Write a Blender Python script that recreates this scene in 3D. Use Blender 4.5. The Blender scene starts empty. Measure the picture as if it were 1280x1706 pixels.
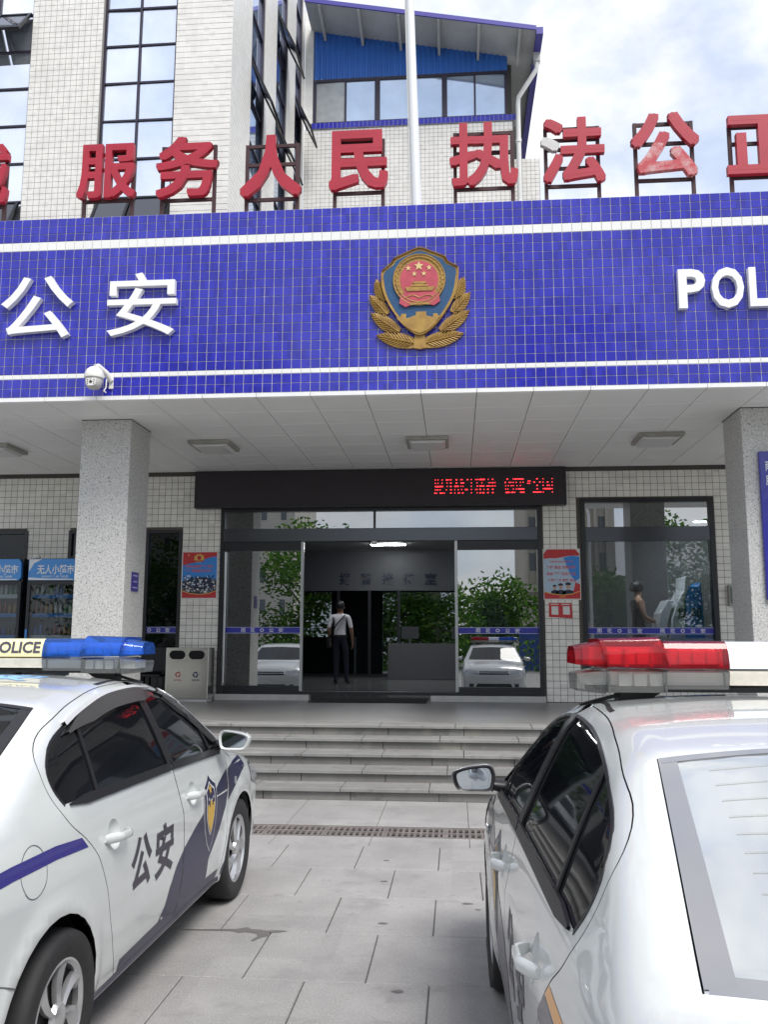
import bpy, bmesh, math, random
import numpy as np
from mathutils import Vector, Matrix
from mathutils.geometry import delaunay_2d_cdt
R = math.radians
random.seed(7)
rng = np.random.default_rng(7)
SC = bpy.context.scene
COL = SC.collection

# ------------------------------------------------------------------ camera
cam_d = bpy.data.cameras.new('camera')
cam = bpy.data.objects.new('camera', cam_d)
COL.objects.link(cam)
SC.camera = cam
PITCH, YAW, ROLL, CAM_H = 0.143046, 0.0833715, 0.00227, 1.70
fwd = Vector((-math.sin(YAW) * math.cos(PITCH), math.cos(YAW) * math.cos(PITCH), math.sin(PITCH)))
rt = Vector((math.cos(YAW), math.sin(YAW), 0))
up = rt.cross(fwd)
rr = math.cos(ROLL) * rt + math.sin(ROLL) * up
uu = -math.sin(ROLL) * rt + math.cos(ROLL) * up
m = Matrix((rr, uu, -fwd)).transposed().to_4x4()
m.translation = (0, 0, CAM_H)
cam.matrix_world = m
cam_d.sensor_fit = 'VERTICAL'
cam_d.sensor_height = 24
cam_d.sensor_width = 18
cam_d.lens = 1437.8 / 1706 * 24
cam_d.clip_start = 0.05
cam_d.clip_end = 2000

# ------------------------------------------------------------------ world, sun, exposure
SUN_EL, SUN_AZ = R(55), R(146)          # high late-morning sun behind bright cloud
w = bpy.data.worlds.new('World')
SC.world = w
w.use_nodes = True
nt = w.node_tree
for n in list(nt.nodes):
    nt.nodes.remove(n)
def wn(t, **k):
    n = nt.nodes.new(t)
    for a, b in k.items():
        setattr(n, a, b)
    return n
sky = wn('ShaderNodeTexSky', sky_type='NISHITA', sun_disc=False, sun_elevation=SUN_EL, sun_rotation=SUN_AZ, air_density=1.0, dust_density=1.5)
bg1 = wn('ShaderNodeBackground'); bg1.inputs[1].default_value = 0.12
nt.links.new(sky.outputs[0], bg1.inputs[0])
tc = wn('ShaderNodeTexCoord')
mp = wn('ShaderNodeMapping'); mp.inputs['Scale'].default_value = (1, 1, 1.6)
nt.links.new(tc.outputs['Generated'], mp.inputs[0])
nz = wn('ShaderNodeTexNoise'); nz.inputs['Scale'].default_value = 5.5; nz.inputs['Detail'].default_value = 9; nz.inputs['Roughness'].default_value = 0.62
nt.links.new(mp.outputs[0], nz.inputs[0])
rp = wn('ShaderNodeValToRGB')
rp.color_ramp.elements[0].position = 0.30; rp.color_ramp.elements[0].color = (0.55, 0.55, 0.55, 1)
rp.color_ramp.elements[1].position = 0.60; rp.color_ramp.elements[1].color = (1, 1, 1, 1)
nt.links.new(nz.outputs[0], rp.inputs[0])
nz2 = wn('ShaderNodeTexNoise'); nz2.inputs['Scale'].default_value = 9; nz2.inputs['Detail'].default_value = 8
nt.links.new(mp.outputs[0], nz2.inputs[0])
cr2 = wn('ShaderNodeValToRGB')
cr2.color_ramp.elements[0].position = 0.35; cr2.color_ramp.elements[0].color = (0.68, 0.75, 0.90, 1)
cr2.color_ramp.elements[1].position = 0.62; cr2.color_ramp.elements[1].color = (0.98, 0.985, 1.0, 1)
nt.links.new(nz2.outputs[0], cr2.inputs[0])
bg2 = wn('ShaderNodeBackground'); bg2.inputs[1].default_value = 0.68
nt.links.new(cr2.outputs[0], bg2.inputs[0])
mx = wn('ShaderNodeMixShader'); wo = wn('ShaderNodeOutputWorld')
nt.links.new(rp.outputs[0], mx.inputs[0]); nt.links.new(bg1.outputs[0], mx.inputs[1]); nt.links.new(bg2.outputs[0], mx.inputs[2])
nt.links.new(mx.outputs[0], wo.inputs[0])

sun_d = bpy.data.lights.new('sun', 'SUN')
sun_d.energy = 2.05
sun_d.angle = R(26)
sun_d.color = (1.0, 0.97, 0.92)
sun = bpy.data.objects.new('sun', sun_d)
COL.objects.link(sun)
# the sun stands behind the camera and to the right, high up
sdir = Vector((math.sin(SUN_AZ) * math.cos(SUN_EL), math.cos(SUN_AZ) * math.cos(SUN_EL), math.sin(SUN_EL)))
sun.rotation_euler = sdir.to_track_quat('Z', 'Y').to_euler()
sun.location = sdir * 60

SC.view_settings.view_transform = 'Standard'
SC.view_settings.look = 'None'
SC.view_settings.exposure = 0.88
SC.view_settings.gamma = 1
SC.view_settings.use_curve_mapping = False

# ------------------------------------------------------------------ helpers
MATS = {}
def mat(name, col, rough=0.5, metal=0.0, coat=0.0, var=0.0, vscale=4.0, bump=0.0, bscale=40.0, spec=0.5, emit=0.0, col2=None, coord='Object', cell=None, speck=None, alpha=None, mpos=(0.35, 0.65)):
    """One Principled material. var: brightness mottling; col2: second colour mixed by noise; cell: per-tile tint; speck: (scale, dark colour, amount)."""
    if name in MATS:
        return MATS[name]
    M = bpy.data.materials.new(name)
    M.use_nodes = True
    N, L = M.node_tree.nodes, M.node_tree.links
    b = N['Principled BSDF']
    b.inputs['Base Color'].default_value = (*col, 1)
    b.inputs['Roughness'].default_value = rough
    b.inputs['Metallic'].default_value = metal
    b.inputs['Coat Weight'].default_value = coat
    b.inputs['Coat Roughness'].default_value = 0.03
    b.inputs['Specular IOR Level'].default_value = spec
    if emit:
        b.inputs['Emission Color'].default_value = (*col, 1)
        b.inputs['Emission Strength'].default_value = emit
    tc = N.new('ShaderNodeTexCoord')
    geo = N.new('ShaderNodeNewGeometry')
    co = tc.outputs['Object'] if coord == 'Object' else geo.outputs['Position']
    cur = None
    def src():
        if cur is not None:
            return cur
        r = N.new('ShaderNodeRGB'); r.outputs[0].default_value = (*col, 1)
        return r.outputs[0]
    def mix(fac, a, bcol, mode='MIX'):
        mxn = N.new('ShaderNodeMix'); mxn.data_type = 'RGBA'; mxn.blend_type = mode
        if isinstance(fac, float): mxn.inputs[0].default_value = fac
        else: L.new(fac, mxn.inputs[0])
        L.new(a, mxn.inputs[6])
        if isinstance(bcol, tuple): mxn.inputs[7].default_value = (*bcol, 1)
        else: L.new(bcol, mxn.inputs[7])
        return mxn.outputs[2]
    def noise(scale, detail=6, rough_=0.6):
        n = N.new('ShaderNodeTexNoise'); n.inputs['Scale'].default_value = scale; n.inputs['Detail'].default_value = detail; n.inputs['Roughness'].default_value = rough_
        L.new(co, n.inputs['Vector']); return n.outputs[0]
    def ramp(v, p0, p1, c0=(0, 0, 0, 1), c1=(1, 1, 1, 1)):
        r = N.new('ShaderNodeValToRGB'); e = r.color_ramp.elements
        e[0].position, e[1].position = p0, p1; e[0].color, e[1].color = c0, c1
        L.new(v, r.inputs[0]); return r.outputs[0]
    if col2 is not None:
        cur = mix(ramp(noise(vscale), *mpos), src(), col2)
    if cell is not None:                      # random tint of each tile, keyed to its place
        sz, amt = cell[0], cell[1]
        sn = N.new('ShaderNodeVectorMath'); sn.operation = 'SNAP'
        off = N.new('ShaderNodeVectorMath'); off.operation = 'ADD'; off.inputs[1].default_value = cell[2]
        L.new(geo.outputs['Position'], off.inputs[0]); L.new(off.outputs[0], sn.inputs[0]); sn.inputs[1].default_value = sz
        wnz = N.new('ShaderNodeTexWhiteNoise'); wnz.noise_dimensions = '3D'; L.new(sn.outputs[0], wnz.inputs[0])
        v = ramp(wnz.outputs[0], 0.0, 1.0, (1 - amt,) * 3 + (1,), (1 + amt,) * 3 + (1,))
        cur = mix(1.0, src(), v, 'MULTIPLY')
    if var:
        v = ramp(noise(vscale), 0.25, 0.75, (1 - var,) * 3 + (1,), (1 + var,) * 3 + (1,))
        cur = mix(1.0, src(), v, 'MULTIPLY')
    if speck:
        for sc_, c_, lo, hi in speck:
            cur = mix(ramp(noise(sc_, 3, 0.7), lo, hi), src(), c_)
    if cur is not None:
        L.new(cur, b.inputs['Base Color'])
    if bump:
        bn = N.new('ShaderNodeBump'); bn.inputs['Strength'].default_value = bump; bn.inputs['Distance'].default_value = 0.01
        L.new(noise(bscale, 8, 0.65), bn.inputs['Height']); L.new(bn.outputs[0], b.inputs['Normal'])
    MATS[name] = M
    return M

def glass(name, tint=(0.5, 0.55, 0.58), refl=0.14, rough=0.0, gcol=(1, 1, 1)):
    """Thin tinted pane: what is behind shows through the tint, Fresnel mirror on top (boosted by the reflective film)."""
    if name in MATS:
        return MATS[name]
    M = bpy.data.materials.new(name); M.use_nodes = True
    N, L = M.node_tree.nodes, M.node_tree.links
    N.remove(N['Principled BSDF'])
    o = N['Material Output']
    t = N.new('ShaderNodeBsdfTransparent'); t.inputs[0].default_value = (*tint, 1)
    g = N.new('ShaderNodeBsdfGlossy'); g.inputs['Roughness'].default_value = rough; g.inputs['Color'].default_value = (*gcol, 1)
    f = N.new('ShaderNodeFresnel'); f.inputs[0].default_value = 1.5
    a = N.new('ShaderNodeMath'); a.operation = 'ADD'; a.use_clamp = True; a.inputs[1].default_value = refl
    L.new(f.outputs[0], a.inputs[0])
    x = N.new('ShaderNodeMixShader'); L.new(a.outputs[0], x.inputs[0]); L.new(t.outputs[0], x.inputs[1]); L.new(g.outputs[0], x.inputs[2])
    L.new(x.outputs[0], o.inputs[0])
    MATS[name] = M
    return M

def lens(name, c, milky=.24):
    """Moulded lamp plastic: partly clear, partly milky colour, polished surface."""
    M = bpy.data.materials.new(name); M.use_nodes = True; N, L = M.node_tree.nodes, M.node_tree.links; N.remove(N['Principled BSDF'])
    t = N.new('ShaderNodeBsdfTransparent'); t.inputs[0].default_value = (*[min(1, v * 1.05 + .05) for v in c], 1)
    d = N.new('ShaderNodeBsdfDiffuse'); d.inputs[0].default_value = (*c, 1); s = N.new('ShaderNodeBsdfTranslucent'); s.inputs[0].default_value = (*c, 1)
    g = N.new('ShaderNodeBsdfGlossy'); g.inputs['Roughness'].default_value = .05
    ds = N.new('ShaderNodeMixShader'); L.new(d.outputs[0], ds.inputs[1]); L.new(s.outputs[0], ds.inputs[2])
    a = N.new('ShaderNodeMixShader'); a.inputs[0].default_value = milky; L.new(t.outputs[0], a.inputs[1]); L.new(ds.outputs[0], a.inputs[2])
    f = N.new('ShaderNodeFresnel'); f.inputs[0].default_value = 1.5
    x = N.new('ShaderNodeMixShader'); L.new(f.outputs[0], x.inputs[0]); L.new(a.outputs[0], x.inputs[1]); L.new(g.outputs[0], x.inputs[2]); L.new(x.outputs[0], N['Material Output'].inputs[0])
    return M

def new_obj(name, data, parent=None, loc=None):
    o = bpy.data.objects.new(name, data); COL.objects.link(o)
    if parent is not None:
        o.parent = parent
    if loc is not None:
        o.location = loc
    return o

def tag(o, label=None, cat=None, group=None, kind=None):
    for k, v in (('label', label), ('category', cat), ('group', group), ('kind', kind)):
        if v: o[k] = v
    return o

def thing(name, label, cat, loc=(0, 0, 0), rz=0.0, group=None):
    o = new_obj(name, None, None, loc); o.rotation_euler = (0, 0, rz); o.empty_display_size = 0.2
    return tag(o, label, cat, group)

class MB:
    """Collects boxes, prisms, tubes and lathes; build() links them as ONE mesh object."""
    def __init__(s):
        s.v, s.f, s.mi, s.cur = [], [], [], 0
    def add(s, vs, fs, mi=None):
        o = len(s.v); s.v += [tuple(p) for p in vs]; s.f += [tuple(i + o for i in f) for f in fs]
        s.mi += [s.cur if mi is None else mi] * len(fs); return s
    def box(s, x0, x1, y0, y1, z0, z1, mi=None):
        return s.add([(x, y, z) for z in (z0, z1) for y in (y0, y1) for x in (x0, x1)],
                     [(0, 2, 3, 1), (4, 5, 7, 6), (0, 1, 5, 4), (2, 6, 7, 3), (0, 4, 6, 2), (1, 3, 7, 5)], mi)
    def cbox(s, c, d, rot=None, mi=None):
        hx, hy, hz = d[0] / 2, d[1] / 2, d[2] / 2
        vs = [Vector((x, y, z)) for z in (-hz, hz) for y in (-hy, hy) for x in (-hx, hx)]
        if rot is not None: vs = [rot @ p for p in vs]
        return s.add([p + Vector(c) for p in vs], [(0, 2, 3, 1), (4, 5, 7, 6), (0, 1, 5, 4), (2, 6, 7, 3), (0, 4, 6, 2), (1, 3, 7, 5)], mi)
    def prism(s, poly, d0, d1, frame=None, mi=None):
        """poly in 2D, extruded from d0 to d1. frame(u, v, d) -> 3D point."""
        fr = frame or (lambda u, v, d: (u, d, v))
        n = len(poly)
        vs = [fr(u, v, d0) for u, v in poly] + [fr(u, v, d1) for u, v in poly]
        fs = [tuple(range(n)), tuple(range(2 * n - 1, n - 1, -1))] + [(i, i + n, (i + 1) % n + n, (i + 1) % n) for i in range(n)]
        return s.add(vs, fs, mi)
    def tube(s, pts, r, n=8, cap=True, mi=None):
        pts = [Vector(p) for p in pts]; rs = r if isinstance(r, (list, tuple)) else [r] * len(pts)
        o = len(s.v); fs = []; prev = None
        for i, p in enumerate(pts):
            d = (pts[min(i + 1, len(pts) - 1)] - pts[max(i - 1, 0)]).normalized()
            if prev is None:
                a = d.orthogonal().normalized()
            else:
                a = (prev - d * prev.dot(d)).normalized()
            prev = a; b = d.cross(a)
            for k in range(n):
                t = 2 * math.pi * k / n
                s.v.append(tuple(p + (a * math.cos(t) + b * math.sin(t)) * rs[i]))
        for i in range(len(pts) - 1):
            for k in range(n):
                fs.append((o + i * n + k, o + i * n + (k + 1) % n, o + (i + 1) * n + (k + 1) % n, o + (i + 1) * n + k))
        if cap:
            fs.append(tuple(o + k for k in range(n - 1, -1, -1))); fs.append(tuple(o + (len(pts) - 1) * n + k for k in range(n)))
        s.f += fs; s.mi += [s.cur if mi is None else mi] * len(fs); return s
    def lathe(s, prof, c=(0, 0, 0), axis='Z', n=24, mi=None, closed=False):
        o = len(s.v); fs = []
        for r, h in prof:
            for k in range(n):
                t = 2 * math.pi * k / n; a, b = r * math.cos(t), r * math.sin(t)
                p = (a, b, h) if axis == 'Z' else ((a, h, b) if axis == 'Y' else (h, a, b))
                s.v.append((p[0] + c[0], p[1] + c[1], p[2] + c[2]))
        m_ = len(prof)
        for i in range(m_ if closed else m_ - 1):
            j = (i + 1) % m_
            for k in range(n):
                fs.append((o + i * n + k, o + i * n + (k + 1) % n, o + j * n + (k + 1) % n, o + j * n + k))
        if not closed:
            if prof[0][0] > 1e-4: fs.append(tuple(o + k for k in range(n)))
            if prof[-1][0] > 1e-4: fs.append(tuple(o + (m_ - 1) * n + k for k in range(n)))
        s.f += fs; s.mi += [s.cur if mi is None else mi] * len(fs); return s
    def mesh(s, name, mats, smooth=False, off=(0, 0, 0)):
        me = bpy.data.meshes.new(name)
        me.from_pydata([(a - off[0], b - off[1], c - off[2]) for a, b, c in s.v], [], s.f)
        for m_ in (mats if isinstance(mats, (list, tuple)) else [mats]):
            me.materials.append(m_)
        if len(set(s.mi)) > 1 or (s.mi and s.mi[0]):
            me.polygons.foreach_set('material_index', s.mi)
        bm = bmesh.new(); bm.from_mesh(me); bmesh.ops.recalc_face_normals(bm, faces=bm.faces); bm.to_mesh(me); bm.free()
        if smooth:
            me.polygons.foreach_set('use_smooth', [True] * len(me.polygons))
        me.update(); return me
    def build(s, name, mats, parent=None, smooth=False, bevel=0.0, local=False, autos=None):
        off = (0, 0, 0)
        if parent is not None and not local:
            off = tuple(world_loc(parent))
        o = new_obj(name, s.mesh(name, mats, smooth, off), parent)
        if bevel:
            b = o.modifiers.new('bevel', 'BEVEL'); b.width = bevel; b.segments = 2; b.limit_method = 'ANGLE'; b.angle_limit = R(40)
        if autos:
            smooth_by_angle(o.data, autos)
        return o

def smooth_by_angle(me, deg):
    me.polygons.foreach_set('use_smooth', [True] * len(me.polygons))
    bm = bmesh.new(); bm.from_mesh(me)
    for e in bm.edges:
        if len(e.link_faces) == 2 and e.calc_face_angle(0) > R(deg): e.smooth = False
    bm.to_mesh(me); bm.free()

def world_loc(o):
    p = Vector((0, 0, 0))
    while o is not None:
        p = p + o.location; o = o.parent
    return p

TXT = {}
def text_geo(body, bold=0.0, extrude=0.0, res=3):
    """Glyph outlines of the built-in typeface as verts and faces, in a box of height about 1."""
    key = (body, bold, extrude, res)
    if key in TXT: return TXT[key]
    cu = bpy.data.curves.new('glyph', 'FONT'); cu.body = body; cu.size = 1; cu.offset = bold; cu.extrude = extrude; cu.resolution_u = res; cu.fill_mode = 'BOTH'
    o = bpy.data.objects.new('glyph', cu); COL.objects.link(o)
    bpy.context.view_layer.update()
    me = bpy.data.meshes.new_from_object(o.evaluated_get(bpy.context.evaluated_depsgraph_get()))
    v = np.array([p.co[:] for p in me.vertices]) if len(me.vertices) else np.zeros((0, 3))
    f = [tuple(p.vertices) for p in me.polygons]
    bpy.data.objects.remove(o); bpy.data.curves.remove(cu); bpy.data.meshes.remove(me)
    TXT[key] = (v, f)
    return v, f
def text_fit(body, u0, u1, v0, v1, bold=0.0, depth=0.0, res=3):
    """Text stretched into the box [u0,u1]x[v0,v1]; third coordinate 0..depth."""
    v, f = text_geo(body, bold, 0.5 if depth else 0.0, res)
    lo, hi = v.min(0), v.max(0)
    q = np.zeros_like(v)
    q[:, 0] = u0 + (v[:, 0] - lo[0]) / (hi[0] - lo[0]) * (u1 - u0)
    q[:, 1] = v0 + (v[:, 1] - lo[1]) / (hi[1] - lo[1]) * (v1 - v0)
    if depth: q[:, 2] = (v[:, 2] - lo[2]) / (hi[2] - lo[2]) * depth
    return q, f
# ------------------------------------------------------------------ the saloon car: one smooth implicit body, every panel cut out of it
def _tab(pts, lo, hi, sig, n=1200):
    x = np.linspace(lo, hi, n); y = np.interp(x, [p[0] for p in pts], [p[1] for p in pts])
    k = max(1, int(4 * sig / (x[1] - x[0]))); g = np.exp(-0.5 * (np.arange(-k, k + 1) * (x[1] - x[0]) / sig) ** 2); g /= g.sum()
    yp = np.concatenate([2 * y[0] - y[k:0:-1], y, 2 * y[-1] - y[-2:-k - 2:-1]])
    return x, np.convolve(yp, g, 'valid')
_PX, _PY = _tab([(-1.4, .80), (-1.1, .99), (-1.03, 1.06), (-.9, 1.095), (-.6, 1.105), (-.43, 1.115), (.28, 1.435), (.6, 1.482), (1.0, 1.50), (1.4, 1.492), (1.68, 1.462), (1.86, 1.405), (2.60, 1.02), (2.8, .99), (3.1, .93), (3.3, .85), (3.42, .74), (3.6, .5)], -1.4, 3.6, .045)
_ZX, _ZY = _tab([(.1, .80), (.2, .852), (.32, .885), (.45, .897), (.6, .90), (.785, .90), (.815, .893), (.95, .868), (1.0, .858), (1.05, .842), (1.2, .775), (1.3, .725), (1.4, .668), (1.6, .53)], .1, 1.6, .012)
def f_prof(x): return np.interp(x, _PX, _PY)
def f_side(x, z):
    zc = z + .028 * (x - 1.1) * np.clip((z - .6) / .15, 0, 1) * np.clip((1.05 - z) / .1, 0, 1)
    y = np.interp(zc, _ZX, _ZY)
    y = y - .05 * np.clip((x - 2.2) / 1.2, 0, 1.2) ** 2 - .06 * np.clip((.3 - x) / 1.35, 0, 1.2) ** 2
    y = y - .03 * np.clip((z - 1) / .4, 0, 1) * np.clip((x - 1.1) / 1.0, 0, 1.3) ** 2
    for xc in (0.0, 2.62):
        r = np.hypot(x - xc, z - .31)
        y = y + .014 * np.exp(-((r - .385) / .045) ** 2) * (z < .85)
    return y
def smax(a, b, k): return np.maximum(a, b) + np.maximum(k - np.abs(a - b), 0) ** 2 / (4 * k)
def F(x, y, z):
    a = np.abs(y)
    sft = np.interp(x, [.2, .9, 1.2, 1.85], [-.15, 0, 0, .20])
    top = z - (f_prof(x + sft * a * a) - np.interp(x, [.0, .7], [.045, .09]) * a * a)
    f = smax(a - f_side(x, z), top, .085)
    xf = 3.46 - .22 * (a / .9) ** 2 - .10 * np.clip((z - .55) / .35, 0, 1.5) ** 2
    xr = -1.06 + .14 * (a / .9) ** 2 + .05 * np.clip((z - .58) / .08, 0, 1)
    f = smax(f, x - xf, .14); f = smax(f, xr - x, .12)
    return smax(f, .16 - z, .04)
def solve(p0, d, hi, off=0.0):
    """March from p0 (inside) along d until F = 0; arrays (n,3)."""
    lo_ = np.zeros(len(p0)); hi_ = np.full(len(p0), hi)
    for _ in range(34):
        mid = (lo_ + hi_) / 2; q = p0 + d * mid[:, None]
        ins = F(q[:, 0], q[:, 1], q[:, 2]) < 0
        lo_ = np.where(ins, mid, lo_); hi_ = np.where(ins, hi_, mid)
    return p0 + d * (lo_ + off)[:, None]
def normal(p, e=2e-3):
    g = np.stack([F(*(p + np.eye(3)[i] * e).T) - F(*(p - np.eye(3)[i] * e).T) for i in range(3)], 1)
    return g / np.maximum(np.linalg.norm(g, axis=1), 1e-9)[:, None]
AX = .72
def lift(uv, off=0.0):                      # (x, theta) -> surface point
    uv = np.atleast_2d(uv); t = uv[:, 1] / .8
    p0 = np.stack([uv[:, 0], 0 * t, 0 * t + AX], 1); d = np.stack([0 * t, np.cos(t), np.sin(t)], 1)
    p = solve(p0, d, 1.6)
    return p + normal(p) * off if off else p
def on_side(xz, sg=1, off=0.0):             # side view point -> surface point
    xz = np.atleast_2d(np.array(xz, float)); n = len(xz)
    p0 = np.stack([xz[:, 0], np.zeros(n), xz[:, 1]], 1); d = np.tile([0, float(sg), 0], (n, 1))
    p = solve(p0, d, 1.6)
    return p + normal(p) * off if off else p
def on_top(xy, off=0.0):
    xy = np.atleast_2d(np.array(xy, float)); n = len(xy)
    p0 = np.stack([xy[:, 0], xy[:, 1], np.full(n, .6)], 1); d = np.tile([0, 0, 1.0], (n, 1))
    p = solve(p0, d, 1.4)
    return p + normal(p) * off if off else p
def to_uv(p): return np.stack([p[:, 0], .8 * np.mod(np.arctan2(p[:, 2] - AX, p[:, 1]) + math.pi / 2, 2 * math.pi) - .8 * math.pi / 2], 1)
def dens(pts, step=.03, closed=True):
    pts = np.array(pts, float); out = []
    n = len(pts)
    for i in range(n if closed else n - 1):
        a, b = pts[i], pts[(i + 1) % n]; k = max(1, int(np.ceil(np.linalg.norm(b - a) / step)))
        out += [a + (b - a) * j / k for j in range(k)]
    if not closed: out.append(pts[-1])
    return np.array(out)
def spline(pts, closed=False, k=6):
    P = np.array(pts, float); n = len(P); out = []
    for i in range(n if closed else n - 1):
        g = lambda j: P[j % n] if closed else P[min(max(j, 0), n - 1)]
        p0, p1, p2, p3 = g(i - 1), g(i), g(i + 1), g(i + 2)
        for j in range(k):
            t = j / k
            out.append(.5 * (2 * p1 + (p2 - p0) * t + (2 * p0 - 5 * p1 + 4 * p2 - p3) * t * t + (3 * p1 - p0 - 3 * p2 + p3) * t ** 3))
    if not closed: out.append(P[-1])
    return np.array(out)
def inpoly(q, poly):
    x, y = q[:, 0], q[:, 1]; r = np.zeros(len(q), bool); n = len(poly)
    for i in range(n):
        x1, y1 = poly[i]; x2, y2 = poly[(i + 1) % n]
        if y1 == y2: continue
        c = (y1 > y) != (y2 > y)
        r ^= c & (x < (x2 - x1) * (y - y1) / (y2 - y1) + x1)
    return r
def inset(poly, d):
    """Move a closed 2D outline inwards by d."""
    P = np.array(poly, float); a = np.roll(P, 1, 0); b = np.roll(P, -1, 0)
    t = b - a; t /= np.maximum(np.linalg.norm(t, axis=1), 1e-9)[:, None]
    area = np.sum(P[:, 0] * b[:, 1] - b[:, 0] * P[:, 1])
    nrm = np.stack([-t[:, 1], t[:, 0]], 1) * (1 if area > 0 else -1)
    return P + nrm * d
def patch(outer, holes=(), step=.045, lifter=lift, off=0.0):
    """Triangulate an outline with holes in the parameter plane and lift it onto the body. -> verts, normals, tris"""
    loops = [np.array(outer)] + [np.array(h) for h in holes]
    lo, hi = loops[0].min(0), loops[0].max(0)
    gx, gy = np.meshgrid(np.arange(lo[0] + step / 2, hi[0], step), np.arange(lo[1] + step / 2, hi[1], step))
    gx = gx + (np.arange(gx.shape[0]) % 2)[:, None] * step / 2
    g = np.stack([gx.ravel(), gy.ravel()], 1)
    ok = inpoly(g, loops[0])
    for h in loops[1:]: ok &= ~inpoly(g, h)
    g = g[ok]
    bp = np.concatenate(loops)
    if len(g):
        dmin = np.full(len(g), 9.)
        for i in range(0, len(bp), 200):
            dmin = np.minimum(dmin, np.sqrt(((g[:, None] - bp[None, i:i + 200]) ** 2).sum(2)).min(1))
        g = g[dmin > step * .45]
    allp = np.concatenate([bp, g]); edges = []; o = 0
    for l in loops:
        n = len(l); edges += [(o + i, o + (i + 1) % n) for i in range(n)]; o += n
    vs, _, fs, *_ = delaunay_2d_cdt([Vector(p) for p in allp], edges, [], 0, 1e-6)
    V = np.array([v[:] for v in vs]); T = np.array([f for f in fs if len(f) == 3])
    c = V[T].mean(1); keep = inpoly(c, loops[0])
    for h in loops[1:]: keep &= ~inpoly(c, h)
    T = T[keep]
    P = lifter(V); N = normal(P)
    return P + N * off, N, T
def skin_obj(name, P, N, T, material, parent, solid=0.0):
    me = bpy.data.meshes.new(name)
    T = np.array(T)
    fn = np.cross(P[T[:, 1]] - P[T[:, 0]], P[T[:, 2]] - P[T[:, 0]])
    flip = (fn * N[T[:, 0]]).sum(1) < 0
    T = np.where(flip[:, None], T[:, ::-1], T)
    me.from_pydata(P.tolist(), [], T.tolist())
    me.materials.append(material)
    me.polygons.foreach_set('use_smooth', [True] * len(me.polygons))
    me.normals_split_custom_set_from_vertices([tuple(n) for n in N])
    return new_obj(name, me, parent)
def uv_side(xz, sg): return to_uv(on_side(xz, sg))
def uv_top(xy): return to_uv(on_top(xy))
def ribbon(pts3, width, off, name, material, parent, closed=False):
    """Flat strip along a line of surface points, width across, raised by off."""
    P = np.array(pts3); N = normal(P)
    t = (np.roll(P, -1, 0) - np.roll(P, 1, 0)) if closed else np.gradient(P, axis=0)
    t /= np.maximum(np.linalg.norm(t, axis=1), 1e-9)[:, None]
    s = np.cross(N, t); w_ = np.array(width) if np.ndim(width) else np.full(len(P), width)
    A = P + s * w_[:, None] / 2; B = P - s * w_[:, None] / 2
    V = np.concatenate([A + N * off, B + N * off, A - N * .004, B - N * .004]); n = len(P)
    fs = []
    for i in range(n if closed else n - 1):
        j = (i + 1) % n
        fs += [(i, j, n + j, n + i), (i, 2 * n + i, 2 * n + j, j), (n + i, n + j, 3 * n + j, 3 * n + i)]
    mb = MB().add(V.tolist(), fs)
    return mb.build(name, material, parent, local=True, autos=35)
def decal(polys_or_geo, sg, name, material, parent, off=.0015):
    v, f = polys_or_geo
    P = on_side(v[:, :2], sg); N = normal(P); P = P + N * off
    me = bpy.data.meshes.new(name)
    me.from_pydata(P.tolist(), [], f); me.materials.append(material)
    bm = bmesh.new(); bm.from_mesh(me); bmesh.ops.triangulate(bm, faces=bm.faces)
    for fc in bm.faces:
        if fc.normal.y * sg < 0: fc.normal_flip()
    bm.to_mesh(me); bm.free()
    return new_obj(name, me, parent)
def decal_patch(outline, sg, name, material, parent, off=.0012, step=.05, holes=()):
    o = dens(outline, .03); lf = lambda q: on_side(q, sg)
    P, N, T = patch(o, [dens(h, .02) for h in holes], step, lf, off)
    return skin_obj(name, P, N, T, material, parent)

WIN = spline([(.13, 1.045), (.085, 1.11), (.09, 1.19), (.20, 1.275), (.40, 1.335), (.63, 1.38), (.87, 1.41), (1.10, 1.42), (1.30, 1.418), (1.5, 1.402), (1.66, 1.365), (1.82, 1.30), (1.98, 1.21), (2.12, 1.115), (2.185, 1.05), (2.17, 1.005)], False, 4)
WIN = np.concatenate([WIN, dens([(2.17, 1.005), (1.31, 1.03), (.13, 1.045)], .04, False)[1:-1]])
DIV_TOP, DIV_BOT = (.46, 1.34), (.43, 1.043)            # strip between rear door glass and quarter glass
SEAM_B = spline([(1.33, 1.03), (1.385, .88), (1.43, .70), (1.44, .5), (1.41, .33), (1.38, .245)], False, 4)
DOOR_R = spline([(1.27, 1.457), (.95, 1.452), (.66, 1.425), (.40, 1.38), (.18, 1.315), (.055, 1.24), (.03, 1.16), (.055, 1.07), (.14, .97), (.25, .895), (.34, .81), (.44, .66), (.50, .5), (.57, .34), (.63, .245)], False, 4)
DOOR_F = spline([(1.36, 1.457), (1.55, 1.44), (1.74, 1.39), (1.92, 1.305), (2.08, 1.205), (2.22, 1.10), (2.31, 1.02), (2.325, .9), (2.29, .7), (2.25, .5), (2.20, .34), (2.16, .245)], False, 4)

def arc_pts(xc, zc, r, a0, a1, n=18):
    return [(xc + r * math.cos(R(a0 + (a1 - a0) * i / n)), zc + r * math.sin(R(a0 + (a1 - a0) * i / n))) for i in range(n + 1)]

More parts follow.
